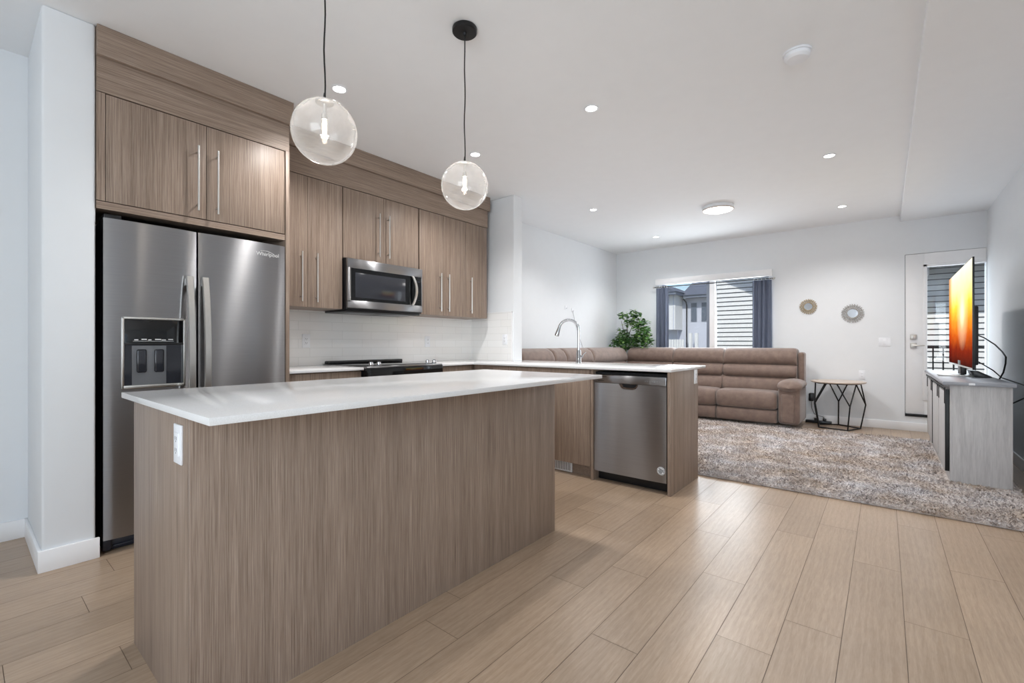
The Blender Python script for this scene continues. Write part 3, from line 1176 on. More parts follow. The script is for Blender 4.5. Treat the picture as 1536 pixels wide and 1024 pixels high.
# ------------------------------------------------------------------ microwave
MX0, MX1, MZ0, MZ1, MY = 2.022, 2.806, 1.385, 1.806, 3.395
t = thing('microwave', 'over-the-range microwave with a stainless front and black glass', 'microwave', (2.41, YK, MZ0))
link('body', MB().box(MX0, MX1, MY + .02, YK - .012, MZ0, MZ1, .002), M_BLACKPL, t)
link('front_frame', MB().box(MX0 + .002, MX1 - .002, MY, MY + .021, MZ1 - .08, MZ1 - .001, .003)
     .box(MX0 + .002, MX1 - .002, MY, MY + .021, MZ0 + .012, MZ0 + .075, .003)
     .box(MX0 + .002, MX0 + .035, MY, MY + .021, MZ0 + .06, MZ1 - .07, .003)
     .box(MX1 - .014, MX1 - .002, MY, MY + .021, MZ0 + .06, MZ1 - .07, .003), M_STEEL, t)
gl = link('door_glass', MB().box(MX0 + .034, MX1 - .118, MY + .001, MY + .018, MZ0 + .073, MZ1 - .078), M_BLACKGL, t)
link('door_window', MB().box(MX0 + .075, MX1 - .2, MY - .0008, MY + .002, MZ0 + .10, MZ1 - .115, .0003), M_OVENGL, gl)
cp = link('control_panel', MB().box(MX1 - .116, MX1 - .0135, MY + .001, MY + .018, MZ0 + .073, MZ1 - .078), M_BLACKGL, t)
km = MB()
for i in range(3):
    for j in range(6):
        km.box(MX1 - .078 + i * .02, MX1 - .070 + i * .02, MY - .0002, MY + .0012, MZ0 + .10 + j * .022, MZ0 + .104 + j * .022)
link('button_marks', km, M_OVENGL, cp)
link('clock_display', MB().box(MX1 - .078, MX1 - .03, MY - .0002, MY + .0012, MZ1 - .13, MZ1 - .118), M_OVENGL, cp)
rows = []
for i in range(17):
    u = -1 + 2 * i / 16
    z = (MZ0 + MZ1) / 2 - .003 + .135 * u
    y = MY - .045 + .036 * u * u
    x = MX1 - .105 - .018 * u * u
    rows.append([(x - .013, y, z), (x - .01, y - .006, z), (x + .01, y - .006, z), (x + .013, y, z), (x + .01, y + .01, z), (x - .01, y + .01, z)])
link('handle', MB().grid(rows, closed_u=True), M_HANDLE, t)
vm = MB().box(MX0 + .01, MX1 - .01, MY + .03, YK - .03, MZ0 - .018, MZ0 - .0005, .004)
vb = link('vent_base', vm, M_BLACKPL, t)
for a, b in ((MX0 + .08, MX0 + .34), (MX1 - .34, MX1 - .08)):
    link('grease_filter', MB().box(a, b, MY + .09, YK - .12, MZ0 - .021, MZ0 - .0175, .001), M_GREYPL, vb)

# ------------------------------------------------------------------ range
RX0, RX1 = 2.018, 2.802
t = thing('range', 'black slide-in electric range under the microwave', 'stove', (2.41, 3.45, 0))
link('body', MB().box(RX0, RX1, 3.15, YK - .02, 0.02, 0.905), M_BLACKM, t)
link('oven_door', MB().box(RX0 + .004, RX1 - .004, 3.115, 3.149, .22, .80, .004), M_BLACKGL, t)
link('control_fascia', MB().box(RX0, RX1, 3.105, 3.15, .815, .912, .006), M_BLACKGL, t)
link('cooktop', MB().box(RX0, RX1, 3.11, YK - .03, .906, .922, .004), M_STEEL, t)
link('cooktop_glass', MB().box(RX0 + .02, RX1 - .02, 3.19, 3.70, .9215, .9265, .001), M_BLACKGL, t)
link('rear_vent', MB().box(RX0 + .01, RX1 + .01, 3.705, YK - .03, .922, .951, .009), M_BLACKPL, t)
for x in (2.082, 2.154, 2.658, 2.735):
    k = link('knob', MB().lathe([(0, .003), (.021, .003), (.022, .012), (.017, .016), (.016, .034), (0, .036)], (x, 3.148, .919), 20), M_CHROME, t)
    link('knob_grip', MB().box(x - .003, x + .003, 3.133, 3.163, .95, .959, .001), M_GREYPL, k)

# ------------------------------------------------------------------ island
t = thing('island_cabinet', 'large wood-panelled island base in the foreground', 'kitchen island', (1.32, 1.82, 0))
link('front_panel', MB().box(0.4155, 2.2365, 1.505, 1.524, 0, .894, .0008), M_LAMV, t)
link('end_panel', MB().box(0.415, 0.434, 1.5245, 2.14, 0, .894, .0008), M_LAMV, t)
link('end_panel', MB().box(2.218, 2.237, 1.5245, 2.14, 0, .894, .0008), M_LAMV, t)
link('body', MB().box(0.4345, 2.2175, 1.5245, 2.118, .1, .893), M_LAMV, t)
for i in range(3):
    a = .436 + i * .594
    link('door', MB().box(a, a + .591, 2.1185, 2.138, .105, .888, .001), M_LAMV, t)
single('countertop', MB().box(0.398, 2.432, 1.298, 2.245, .895, .9155, .0015), M_QUARTZ,
       'large white quartz countertop overhanging the island in the foreground', 'countertop', (1.41, 1.77, .895))

# ------------------------------------------------------------------ rug
RX = (3.925, 6.95)
RY = (-0.80, 2.95)
t = thing('shag_rug', 'thick mottled grey and beige shag rug under the sofa and television stand', 'rug', (5.4, 1.1, 0))
link('rug_backing', MB().box(RX[0] + .03, RX[1] - .03, RY[0] + .03, RY[1] - .03, .001, .014, .003), M_RUG, t)
r2 = random.Random(11)
vs, fs = [], []
ox, oy = 5.4, 1.1


def tuft(x, y, ht, wd, lean):
    a = r2.uniform(0, 2 * PI)
    la = r2.uniform(0, 2 * PI)
    dx, dy = wd * math.cos(a), wd * math.sin(a)
    lx, ly = lean * math.cos(la), lean * math.sin(la)
    k = len(vs)
    x -= ox
    y -= oy
    vs.extend([(x - dx, y - dy, .012), (x + dx, y + dy, .012), (x + lx * .5 + dx * .8, y + ly * .5 + dy * .8, ht * .75), (x + lx * .5 - dx * .8, y + ly * .5 - dy * .8, ht * .75), (x + lx, y + ly, ht)])
    fs.extend([(k, k + 1, k + 2, k + 3), (k + 3, k + 2, k + 4)])


nt = 0
while nt < 62000:
    u = r2.random() ** 1.35
    x = RX[0] + .02 + (RX[1] - RX[0] - .04) * u
    y = r2.uniform(RY[0] + .02, RY[1] - .02)
    nt += 1
    if 4.945 < x < 7.04 and -.745 < y < -.385:
        continue
    h = .026 + .012 * mnoise.noise((x * 5, y * 5, 0)) + r2.uniform(-.004, .006)
    tuft(x, y, h, r2.uniform(.004, .008), r2.uniform(.008, .022))
me = bpy.data.meshes.new('pile')
me.from_pydata(vs, [], fs)
me.materials.append(M_RUG)
pile = bpy.data.objects.new('pile', me)
COL.objects.link(pile)
pile.parent = t
pile['kind'] = 'stuff'
OFF[pile] = Vector((5.4, 1.1, 0))

# ------------------------------------------------------------------ sectional sofa
t_sofa = thing('sectional_sofa', 'brown suede sectional recliner sofa wrapped around the far corner of the living room', 'sofa', (6.6, 2.4, 0))


def loft(profile, ax, w0, w1, rnd, mb=None, n=18, crown=0.0):
    """profile: closed list of (d, z) with d the depth coordinate; swept from w0 to w1 with rounded ends"""
    cx = sum(p[0] for p in profile) / len(profile)
    cz = sum(p[1] for p in profile) / len(profile)
    mb = mb or MB()
    rows = []
    size = max(max(p[0] for p in profile) - min(p[0] for p in profile), max(p[1] for p in profile) - min(p[1] for p in profile))
    for i in range(n + 1):
        q = i / n
        q = .5 - .5 * math.cos(PI * q)          # denser at the ends
        w = w0 + (w1 - w0) * q
        e = min(w - w0, w1 - w)
        if e < rnd:
            ins = rnd * (1 - math.sqrt(max(0, 1 - (1 - e / rnd) ** 2)))
        else:
            ins = 0
        row = []
        for d, z in profile:
            v = Vector((d - cx, z - cz))
            ln = v.length
            k = max(.02, (ln - ins * min(1, ln / (size * .25))) / ln) if ln > 1e-6 else 1
            dd, zz = cx + v.x * k, cz + v.y * k
            if crown and z > cz:
                zz += crown * (1 - (2 * q - 1) ** 2)
            row.append((dd, w, zz) if ax == 'y' else (w, dd, zz))
        rows.append(row)
    mb.grid(rows, closed_u=True)
    # end caps
    for row in (rows[0], rows[-1]):
        b = bmesh.new()
        b.faces.new([b.verts.new(p) for p in row])
        mb.merge(b)
    bmesh.ops.remove_doubles(mb.bm, verts=mb.bm.verts, dist=1e-5)
    bmesh.ops.recalc_face_normals(mb.bm, faces=mb.bm.faces)
    return mb


def rolls(front, rear, knots, bulge, lean):
    """side profile of a back cushion: stacked rolls between the knot heights, facing 'front' (towards smaller d)"""
    pts = []
    for (za, zb, bl) in zip(knots, knots[1:], bulge):
        for i in range(9):
            s = i / 9
            z = za + (zb - za) * s
            f = front + lean * (z - knots[0]) - bl * math.sin(PI * s) ** .55
            pts.append((f, z))
    ztop = knots[-1]
    ft = front + lean * (ztop - knots[0])
    for i in range(7):
        a = PI * i / 6
        pts.append((ft + (rear - ft) * (1 - math.cos(a)) / 2, ztop + .012 * math.sin(a)))
    pts.append((rear, (knots[0] + ztop) / 2))
    pts.append((rear, knots[0]))
    return pts


XF, XR = 6.74, 7.42      # front / rear of the run along the window wall
YFS, YRS = 2.90, 3.56    # front / rear of the run along the left wall
BK = [.40, .635, .815, 1.03]
BBL = [.065, .065, .07]
back_x = rolls(7.12, XR, BK, BBL, .18)
for (y0, y1) in ((.915, 1.838), (1.842, 2.585), (2.589, 3.36)):
    link('backrest', loft(back_x, 'y', y0, y1, .05), M_SOFA, t_sofa, smooth=60)
back_y = rolls(3.28, YRS, BK, BBL, .2)
for (x0, x1) in ((5.96, 7.10), (5.235, 5.956), (4.945, 5.231), (4.25, 4.941)):
    link('backrest', loft(back_y, 'x', x0, x1, .05), M_SOFA, t_sofa, smooth=60)


def seat_prof(front, rear):
    pts = []
    for i in range(9):
        a = -PI / 2 + PI * i / 8
        pts.append((front + .05 - .062 * math.cos(a), .345 + .112 * math.sin(a)))
    pts += [(front + .16, .468), (front + .32, .462), (rear, .45), (rear, .24), (front + .3, .235)]
    return pts


def foot_prof(front, rear):
    return [(front + .035, .058), (front + .02, .075), (front + .012, .14), (front + .02, .205), (front + .045, .228), (rear, .228), (rear, .058)]


for (y0, y1) in ((1.085, 1.838), (1.842, 2.585)):
    link('seat_cushion', loft(seat_prof(XF, 7.10), 'y', y0, y1, .05, crown=.012), M_SOFA, t_sofa, smooth=60)
    link('footrest_panel', loft(foot_prof(XF, 7.2), 'y', y0 + .004, y1 - .004, .02), M_SOFA, t_sofa, smooth=60)
link('seat_cushion', loft(seat_prof(XF, 7.10), 'y', 2.589, 3.30, .05, crown=.012), M_SOFA, t_sofa, smooth=60)
for (x0, x1) in ((5.96, 6.72), (5.235, 5.956), (4.25, 4.941)):
    link('seat_cushion', loft(seat_prof(2.62, 3.27), 'x', x0, x1, .05, crown=.012), M_SOFA, t_sofa, smooth=60)
    link('footrest_panel', loft(foot_prof(2.62, 3.3), 'x', x0 + .004, x1 - .004, .02), M_SOFA, t_sofa, smooth=60)
link('console', MB().box(4.947, 5.229, 2.62, 3.26, .06, .56, .03, 4), M_SOFA, t_sofa)


def armrest(kind):
    a = MB()
    if kind == 'x':
        y0, y1, xf, xr = .81, 1.082, XF - .005, 7.32
        b = MB().box(xf + .03, xr, y0 + .022, y1 - .004, .058, .54, .05, 5)
        o = link('armrest', b, M_SOFA, t_sofa, smooth=60)
        fp = MB().box(xf + .012, xf + .06, y0 + .075, y1 - .045, .08, .45, .022, 4)
        link('arm_front_panel', fp, M_SOFA, o, smooth=60)
        prof = [(y0 + (y1 - y0) / 2 + .143 * math.cos(2 * PI * i / 20), .56 + .068 * math.sin(2 * PI * i / 20)) for i in range(20)]
        rows = []
        nx = 16
        for i in range(nx + 1):
            q = i / nx
            x = xf - .03 + (xr - xf - .0) * q
            k = min(1, math.sqrt(max(.0004, 1 - max(0, 1 - q / .16) ** 2)), math.sqrt(max(.0004, 1 - max(0, 1 - (1 - q) / .1) ** 2)))
            drop = -.035 * max(0, 1 - q / .3) ** 2 + .01 * math.sin(PI * q)
            c = (y0 + y1) / 2
            rows.append([(x, c + (p[0] - c) * (.55 + .45 * k) * min(1, k * 3), .565 + drop + (p[1] - .565) * k) for p in prof])
        pm = MB().grid(rows, closed_u=True)
        link('arm_pillow', pm, M_SOFA, o, smooth=70)
    else:
        o = link('armrest', MB().box(4.045, 4.245, 2.60, 3.45, .058, .58, .06, 5), M_SOFA, t_sofa, smooth=60)


armrest('x')
armrest('y')
link('back_wing', MB().box(7.20, XR + .005, .835, .912, .07, .985, .03, 4), M_SOFA, t_sofa)
link('rear_frame', MB().box(7.2, XR - .01, .92, 3.36, .058, .42, .02, 3).box(4.26, 7.2, 3.30, YRS - .01, .058, .42, .02, 3), M_SOFA, t_sofa)

# ------------------------------------------------------------------ ficus in the corner behind the sofa
px_, py_ = 7.545, 3.67
t = thing('potted_ficus', 'leafy green ficus plant in a dark pot standing behind the corner of the sofa', 'plant', (px_, py_, 0))
link('pot', MB().lathe([(0, 0), (.085, 0), (.10, .24), (.107, .25), (.107, .27), (.095, .27), (.092, .245), (0, .24)], (px_, py_, 0), 28), M_POT, t)
tr = MB()
tr.tube([(px_, py_, .24), (px_ - .02, py_ - .05, .6), (px_ - .07, py_ - .13, .95), (px_ - .12, py_ - .19, 1.25), (px_ - .14, py_ - .2, 1.62)], [.016, .014, .011, .008, .004], 8)
for (b, e) in (((-.05, -.10, .85), (-.15, -.02, 1.25)), ((-.07, -.13, .95), (-.2, -.42, 1.3)), ((-.1, -.17, 1.15), (-.2, -.36, 1.5)), ((-.11, -.18, 1.2), (-.16, -.1, 1.5))):
    tr.tube([(px_ + b[0], py_ + b[1], b[2]), (px_ + (b[0] + e[0]) / 2, py_ + (b[1] + e[1]) / 2 + .01, (b[2] + e[2]) / 2 - .02), (px_ + e[0], py_ + e[1], e[2])], [.006, .005, .003], 6)
link('trunk', tr, M_BARK, t)
r3 = random.Random(5)
lf = MB()
# clusters: y, z, radius y, radius z, count (around x = 7.33)
CL = [(3.63, 1.11, .10, .10, 70), (3.50, 1.22, .11, .13, 110), (3.42, 1.10, .14, .12, 110), (3.22, 1.16, .14, .14, 130), (3.14, 1.28, .12, .15, 130),
      (3.08, 1.12, .10, .11, 70), (3.22, 1.42, .10, .11, 75), (3.32, 1.52, .09, .08, 48), (3.27, 1.61, .07, .06, 34), (3.50, 1.60, .07, .06, 36), (3.42, 1.45, .07, .06, 24),
      (3.36, 1.64, .05, .05, 14), (3.53, 1.33, .06, .05, 18), (3.13, 1.47, .06, .06, 26)]
for (cy, cz, ry, rz, cnt) in CL:
    for _ in range(int(cnt * 1.5)):
        while True:
            a, b, c = r3.uniform(-1, 1), r3.uniform(-1, 1), r3.uniform(-1, 1)
            if a * a + b * b + c * c < 1:
                break
        x = min(7.32 + a * .14, 7.6)
        y = min(cy + b * ry, 3.76)
        z = cz + c * rz
        ln, wd = r3.uniform(.05, .08), r3.uniform(.018, .028)
        th = r3.uniform(0, 2 * PI)
        d_ = Vector((math.cos(th) * .7, math.sin(th), r3.uniform(-.7, .35))).normalized()
        s_ = d_.cross(Vector((r3.uniform(-.6, .6), r3.uniform(-.6, .6), 1))).normalized()
        nn = s_.cross(d_)
        p0 = Vector((x, y, z))
        m1 = p0 + d_ * ln * .45 - nn * .004
        e_ = p0 + d_ * ln
        bv = [lf.bm.verts.new(q) for q in (p0, m1 - s_ * wd, e_, m1 + s_ * wd, m1 + nn * .004)]
        lf.bm.faces.new((bv[0], bv[1], bv[4]))
        lf.bm.faces.new((bv[1], bv[2], bv[4]))
        lf.bm.faces.new((bv[2], bv[3], bv[4]))
        lf.bm.faces.new((bv[3], bv[0], bv[4]))
for v in lf.bm.verts:
    v.co.y = min(v.co.y, 3.79)
    v.co.x = min(v.co.x, 7.65)
link('foliage', lf, M_LEAF, t, smooth=0)

# ------------------------------------------------------------------ curtains and rod
def curtain(y0, y1, label, tight):
    rows_f, n = [], 40
    zs = [1.0 - .25, 1.2, 1.5, 1.8, 2.0, 2.046]
    m = MB()
    for side in (0, 1):
        rows = []
        for z in zs:
            row = []
            for i in range(n + 1):
                u = i / n
                yy = y0 + (y1 - y0) * u
                xx = 7.585 + .018 * math.sin(u * 2 * PI * tight + z * .7) + .006 * math.sin(u * 2 * PI * tight * 2.3 + z * 2) + side * .004
                row.append((xx, yy, z))
            rows.append(row)
        m.grid(rows)
    t_ = thing('curtain', label, 'curtain', (7.59, (y0 + y1) / 2, .75), 'slate curtains of the sofa window')
    link('curtain_panel', m, M_CURTAIN, t_, smooth=70)
    for k in range(5):
        yy = y0 + (y1 - y0) * (k + .5) / 5
        link('curtain_ring', MB().tube([(7.585 + .016 * math.cos(a * PI / 6), yy, 2.062 + .016 * math.sin(a * PI / 6)) for a in range(12)], .003, 6, True), M_HANDLE, t_)


curtain(2.815, 3.03, 'narrow slate-blue curtain gathered at the left side of the sofa window', 3)
curtain(1.285, 1.54, 'slate-blue curtain gathered at the right side of the sofa window, nearer the mirrors', 4)
t = thing('curtain_rod', 'thin dark curtain rod across the top of the sofa window', 'curtain rod', (7.585, 2.16, 2.06))
link('rod', MB().tube([(7.585, 1.26, 2.062), (7.585, 3.06, 2.062)], .008, 10), M_BLACKM, t)
for y in (1.255, 3.065):
    link('finial', MB().lathe([(0, -.018), (.013, -.012), (.018, 0), (.013, .012), (0, .018)], (7.585, y, 2.062), 14, 'y'), M_HANDLE, t)
    link('bracket', MB().box(7.575, XB, y - .005 + (.03 if y < 2 else -.03), y + .005 + (.03 if y < 2 else -.03), 2.05, 2.058), M_HANDLE, t)

# ------------------------------------------------------------------ mirrors on the far wall
def deco_mirror(y, z, R, r, ringmat, label, seed):
    t_ = thing('round_mirror', label, 'mirror', (XB, y, z), 'small round mirrors on the far wall')
    rr = random.Random(seed)
    link('mirror_glass', MB().lathe([(0, -.016), (r * .93, -.016), (r, -.013), (r, -.001), (0, -.001)], (XB, y, z), 40, 'x'), M_MIRROR, t_)
    m_ = MB()
    for q, rad in ((r + .006, .006), (R * .86, .004)):
        m_.tube([(XB - .011, y + q * math.cos(2 * PI * k / 36), z + q * math.sin(2 * PI * k / 36)) for k in range(36)], rad, 6, True)
    for k in range(26):
        a = 2 * PI * k / 26 + rr.uniform(-.04, .04)
        q = (r + R * .9) / 2 + rr.uniform(-.012, .012)
        sx = rr.uniform(.008, .015)
        c_ = (XB - .012, y + q * math.cos(a), z + q * math.sin(a))
        m_.tube([(c_[0], c_[1] + sx * math.cos(2 * PI * j / 10), c_[2] + sx * math.sin(2 * PI * j / 10)) for j in range(10)], .0028, 5, True)
        m_.tube([(XB - .01, y + (r + .004) * math.cos(a), z + (r + .004) * math.sin(a)), (XB - .01, y + R * math.cos(a + .12), z + R * math.sin(a + .12))], .0025, 5)
        p2 = (XB - .011, y + R * .97 * math.cos(a + .1), z + R * .97 * math.sin(a + .1))
        m_.lathe([(0, -.004), (.007, -.002), (.007, .002), (0, .004)], p2, 8, 'x')
    link('openwork_frame', m_, ringmat, t_)


deco_mirror(.838, 1.627, .105, .052, M_RINGGOLD, 'round mirror in a warm gold openwork frame, the one nearer the window', 1)
deco_mirror(.334, 1.510, .124, .060, M_RINGSILV, 'round mirror in a silver-grey openwork frame, the one nearer the door', 2)

# ------------------------------------------------------------------ round side table
tx, ty = 7.32, .475
t = thing('side_table', 'round wood-topped side table on a black geometric wire base beside the sofa arm', 'side table', (tx, ty, 0))
link('tabletop', MB().lathe([(0, 0), (.285, 0), (.298, .008), (.30, .016), (.295, .022), (0, .022)], (tx, ty, .592), 56), M_TABLETOP, t)
wf = MB()
angs = [math.radians(d) for d in (128, 208, 287, 2, 62)]
for a_ in angs:
    d_ = Vector((math.cos(a_), math.sin(a_), 0))
    base = Vector((tx, ty, .009)) + d_ * .245
    mid = Vector((tx, ty, .315)) + d_ * .30
    wf.tube([base, mid], .0078, 8)
    for s in (-.46, .46):
        dd = Vector((math.cos(a_ + s), math.sin(a_ + s), 0))
        wf.tube([mid, Vector((tx, ty, .588)) + dd * .245], .0078, 8)
bp = [Vector((tx, ty, .009)) + Vector((math.cos(a_), math.sin(a_), 0)) * .245 for a_ in angs]
for p, q in zip(bp, bp[1:] + bp[:1]):
    wf.tube([p, q], .0078, 8)
tp = [Vector((tx + .245 * math.cos(2 * PI * k / 40), ty + .245 * math.sin(2 * PI * k / 40), .586)) for k in range(40)]
wf.tube(tp, .005, 6, True)
link('wire_base', wf, M_BLACKM, t)

# adapter, its cord and the power strip beside the table
t = thing('power_strip', 'black power strip lying on the floor behind the side table', 'power strip', (7.585, .74, 0))
link('strip_body', MB().box(7.55, 7.62, .56, .86, .001, .036, .006), M_BLACKPL, t)
link('plug', MB().box(7.565, 7.605, .62, .66, .035, .07, .005), M_BLACKPL, t)
link('plug', MB().box(7.565, 7.605, .72, .76, .035, .07, .005), M_BLACKPL, t)
t = thing('power_adapter', 'black power adapter with a thin cord hanging beside the sofa arm', 'power adapter', (7.585, .80, .3))
link('adapter_body', MB().box(7.56, XB - .001, .765, .825, .30, .41, .012, 3), M_BLACKPL, t)
link('adapter_cord', MB().tube([(7.6, .795, .302), (7.6, .79, .2), (7.6, .76, .12), (7.6, .70, .10), (7.6, .66, .09), (7.59, .64, .068)], .003, 6), M_CORD, t)

# ------------------------------------------------------------------ television stand
SX0, SX1, SY0, SY1 = 4.955, 7.03, -.735, -.385
RZ = .015
t = thing('television_stand', 'whitewashed wood television stand with black barn-door hardware by the right wall', 'tv stand', (5.99, -.56, RZ))
link('carcass', MB().box(SX0, SX1, SY0, SY1 - .012, RZ, .775, .002), M_GREYWOOD, t)
link('top', MB().box(SX0 - .03, SX1 + .02, SY0 - .015, SY1 + .03, .776, .803, .003), M_STANDTOP, t)
link('plinth', MB().box(SX0 + .02, SX1 - .02, SY1 - .03, SY1 - .0125, RZ, .09), M_GREYWOOD, t)
for (a, b) in ((SX0 + .05, 5.62), (5.66, 6.34), (6.38, SX1 - .02)):
    dr = link('door', MB().box(a, b, SY1 - .0115, SY1 + .008, .10, .715, .002), M_GREYWOOD, t)
    link('door_hanger', MB().box(a + .04, a + .065, SY1 + .006, SY1 + .014, .62, .752, .002).box(b - .065, b - .04, SY1 + .006, SY1 + .014, .62, .752, .002), M_BLACKM, dr)
link('dark_slot_strip', MB().box(SX0 + .012, SX0 + .04, SY1 - .011, SY1 + .014, .095, .74, .001), M_BLACKM, t)  # solid dark strips put in for the dark slots between sliding doors
link('dark_slot_strip', MB().box(6.28, 6.30, SY1 - .011, SY1 + .012, .095, .74, .001), M_BLACKM, t)
link('sliding_rail', MB().box(SX0 + .0, SX1 - .02, SY1 + .012, SY1 + .02, .735, .757, .002), M_BLACKM, t)
link('latch', MB().box(SX0 - .034, SX0 - .0295, -.535, -.50, .782, .798, .002), M_WHITEPL, t)
# ------------------------------------------------------------------ television
TX0, TX1, TZ0, TZ1 = 5.09, 6.755, .893, 1.79
t = thing('television', 'large flat television showing an orange sunset, seen edge-on on the stand', 'television', (5.92, -.53, .803))
m = MB().box(TX0, TX1, -.549, -.537, TZ0, TZ1, .002)
link('cabinet', m, M_BLACKPL, t)
link('back_housing', MB().box(TX0 + .25, TX1 - .25, -.60, -.548, TZ0 + .03, TZ0 + .52, .01), M_BLACKPL, t)
link('screen', MB().box(TX0 + .01, TX1 - .01, -.5368, -.5352, TZ0 + .016, TZ1 - .008), M_SCREEN, t, smooth=0)
link('lower_bezel', MB().box(TX0, TX1, -.5369, -.534, TZ0, TZ0 + .014, .001), M_HANDLE, t)
link('stand_neck', MB().box(5.80, 6.0, -.575, -.535, .82, TZ0 + .06, .006), M_BLACKPL, t)
link('stand_foot', MB().box(5.78, 5.93, -.625, -.385, .8035, .816, .004), M_HANDLE, t)
link('stand_base', MB().prism([(-.62, .8035), (-.73, .8035), (-.72, .815), (-.64, .86), (-.60, .86)], 'x', 5.72, 6.05, .003), M_BLACKPL, t)

t = thing('television_cable', 'dark power cable looping from the back of the television down behind its stand', 'cable', (6.0, -.8, .803))
link('cable_loop', MB().tube([(6.6, -.601, 1.24), (6.5, -.68, 1.21), (6.35, -.75, 1.16), (6.15, -.80, 1.09), (5.9, -.81, 1.03), (5.74, -.81, .985), (5.72, -.805, .93), (5.78, -.80, .85), (5.88, -.78, .76), (5.8, -.80, .6)], .006, 8), M_CORD, t)
link('cable_short', MB().tube([(6.2, -.602, 1.0), (6.1, -.66, .95), (5.95, -.76, .86), (5.85, -.80, .80), (5.3, -.85, .775), (5.12, -.86, .745), (5.2, -.84, .69), (5.4, -.80, .62)], .005, 8), M_CORD, t)

# two little hooks on the wall above the sofa
for x, z, lab in ((5.942, 1.658, 'tiny grey adhesive wall hook above the sofa, the left and higher of two'), (6.136, 1.628, 'tiny grey adhesive wall hook above the sofa, the right and lower of two')):
    tk = thing('wall_hook', lab, 'hook', (x, YK, z), 'adhesive hooks on the sofa wall')
    link('hook_plate', MB().box(x - .02, x + .02, YK - .006, YK, z - .03, z + .03, .004), M_WHITEPL, tk)
    link('hook_prong', MB().tube([(x, YK - .005, z - .01), (x, YK - .02, z - .018), (x, YK - .022, z + .0)], .003, 6), M_FAINT, tk)
single('hanging_wire', MB().tube([(6.136, YK - .012, 1.61), (6.2, YK - .01, 1.45), (6.32, YK - .01, 1.22), (6.46, YK - .01, 1.02), (6.5, YK - .01, .9)], .003, 6), M_FAINT,
       'thin grey wire running down the wall from the right hook to behind the sofa', 'wire', (6.3, YK, .9))

# ------------------------------------------------------------------ outside
struct('ground', MB().box(7.9, 120, -60, 60, -3.2, -3.0), M_GROUND)
struct('deck', MB().box(XB + .15, 9.45, -3, .6, -.05, .12), M_DECK)
t = thing('deck_railing', 'black metal railing of the deck beyond the patio door', 'railing', (9.35, -.8, .12))
link('top_rail', MB().box(9.33, 9.38, -3, .5, 1.03, 1.075, .004), M_BLACKM, t)
link('bottom_rail', MB().box(9.34, 9.37, -3, .5, .19, .22, .003), M_BLACKM, t)
for k in range(14):
    y = -1.35 + k * .112
    link('baluster', MB().box(9.345, 9.365, y - .009, y + .009, .121, 1.03), M_BLACKM, t)

# neighbouring house: lap siding, corner board, sloping eave
t = thing('neighbouring_house', 'neighbouring house with white lap siding, close outside the window and patio door', 'house', (12, -.5, -3))
sd = MB()
z = -1.0
while z < 3.6:
    b = bmesh.new()
    q = [(11.006, z + .096), (10.984, z + .016), (10.986, z + .013), (11.02, z + .012), (11.03, z + .096)]
    lo_, hi_ = [b.verts.new((p[0], -5.0, p[1])) for p in q], [b.verts.new((p[0], 3.06, p[1])) for p in q]
    for i in range(5):
        j = (i + 1) % 5
        b.faces.new((lo_[i], lo_[j], hi_[j], hi_[i]))
    b.faces.new(lo_[::-1])
    b.faces.new(hi_)
    bmesh.ops.recalc_face_normals(b, faces=b.faces)
    sd.merge(b)
    z += .098
link('lap_siding', sd, M_SIDING, t, smooth=0)
link('wall_core', MB().box(11.012, 16, -5, 3.05, -3, 3.6), M_SIDINGGAP, t)
link('corner_board', MB().box(10.965, 11.05, 3.03, 3.11, -3, 3.6, .005), M_SIDING, t)
link('eave', MB().prism([(3.7, 4.12), (.96, 2.54), (-5.3, 2.54), (-5.3, 2.70), (.9, 2.70), (3.6, 4.27)], 'x', 10.25, 11.3), M_FASCIA, t)
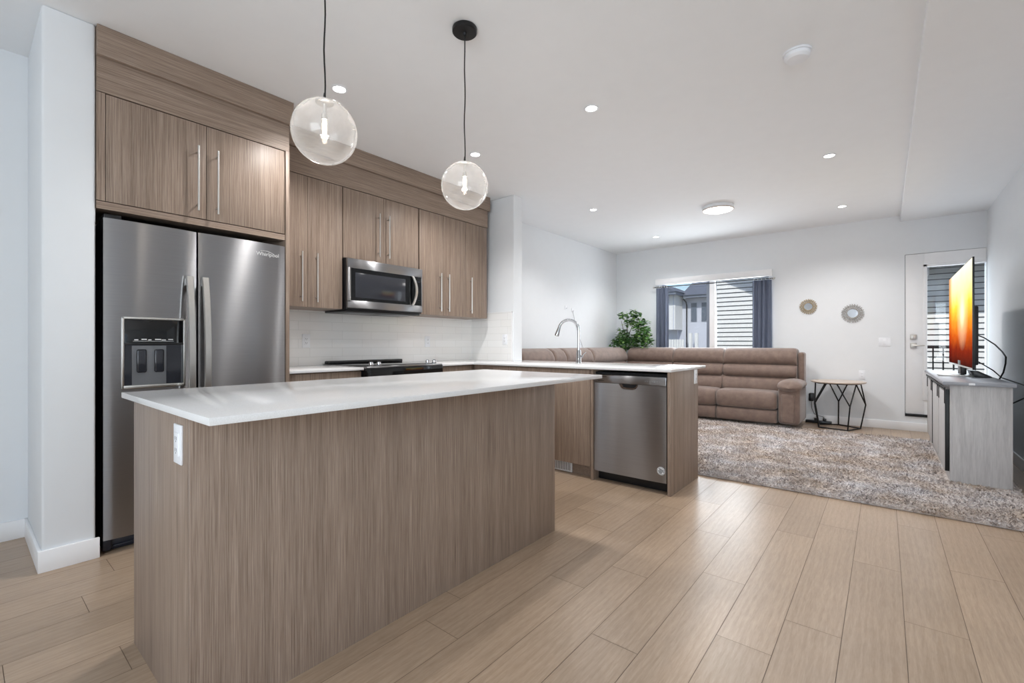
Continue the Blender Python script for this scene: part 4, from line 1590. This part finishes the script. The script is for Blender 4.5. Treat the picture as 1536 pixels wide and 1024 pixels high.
link('roof', MB().prism([(3.75, 4.37), (.85, 2.71), (-5.4, 2.71), (-5.4, 6), (3.75, 6)], 'x', 10.6, 16), M_ROOF, t)
link('wall_box', MB().box(10.88, 10.98, -.61, -.47, 2.31, 2.48, .01), M_WHITEPL, t)  # plain white box high on the siding

# distant house seen through the left pane
t = thing('distant_house', 'pale two-storey house with a white projecting bay, seen through the left window pane', 'house', (42, 12, -3))
link('house_wall', MB().box(40, 48, 7.5, 13.9, -3, 5.0), M_HOUSEGREY, t)
by = MB().box(38.2, 40, 13.6, 17.2, 2.3, 5.2)
bay = link('bay', by, M_SIDING, t)
bt = MB()
for k in range(9):
    bt.box(38.17, 38.2, 13.7 + k * .4, 13.76 + k * .4, 2.32, 5.15)
link('battens', bt, M_HOUSEGREY, bay)
link('bay_wall', MB().box(39.6, 42, 13.9, 17.4, -3, 2.3), M_HOUSEGREY, t)
link('eave', MB().box(37.5, 40.4, 13.3, 17.6, 5.2, 5.42).box(39.3, 40.4, 7.2, 13.3, 5.0, 5.22), M_FASCIA, t)
link('roof', MB().prism([(39.2, 5.22), (44, 7.4), (48.6, 5.22)], 'y', 7.0, 13.5).prism([(13.2, 5.42), (15.6, 6.5), (17.8, 5.42)], 'x', 37.4, 44), M_ROOF, t)
for y in (12.62, 11.75):
    f_ = link('window', MB().box(39.95, 40.01, y - .24, y + .24, 3.0, 4.6), M_FASCIA, t)
    link('pane', MB().box(39.93, 39.952, y - .2, y + .2, 3.06, 4.54), M_HOUSEGLASS, f_)
link('downspout', MB().tube([(39.9, 13.5, 5.0), (39.85, 13.25, 4.7), (39.9, 13.2, 4.4), (39.9, 13.2, -3)], .055, 8), M_BLACKM, t)
for y in (12.7, 12.2):
    link('porch_column', MB().box(39.2, 39.45, y - .12, y + .12, -3, 2.0), M_SIDING, t)
fn = MB()
for k in range(11):
    fn.box(36, 36.08, 12.15 + k * .2, 12.31 + k * .2, -3, 1.45)
single('white_fence', fn, M_SIDING, 'short white board fence in front of the distant pale house', 'fence', (36, 13.2, -3))

bpy.context.view_layer.update()
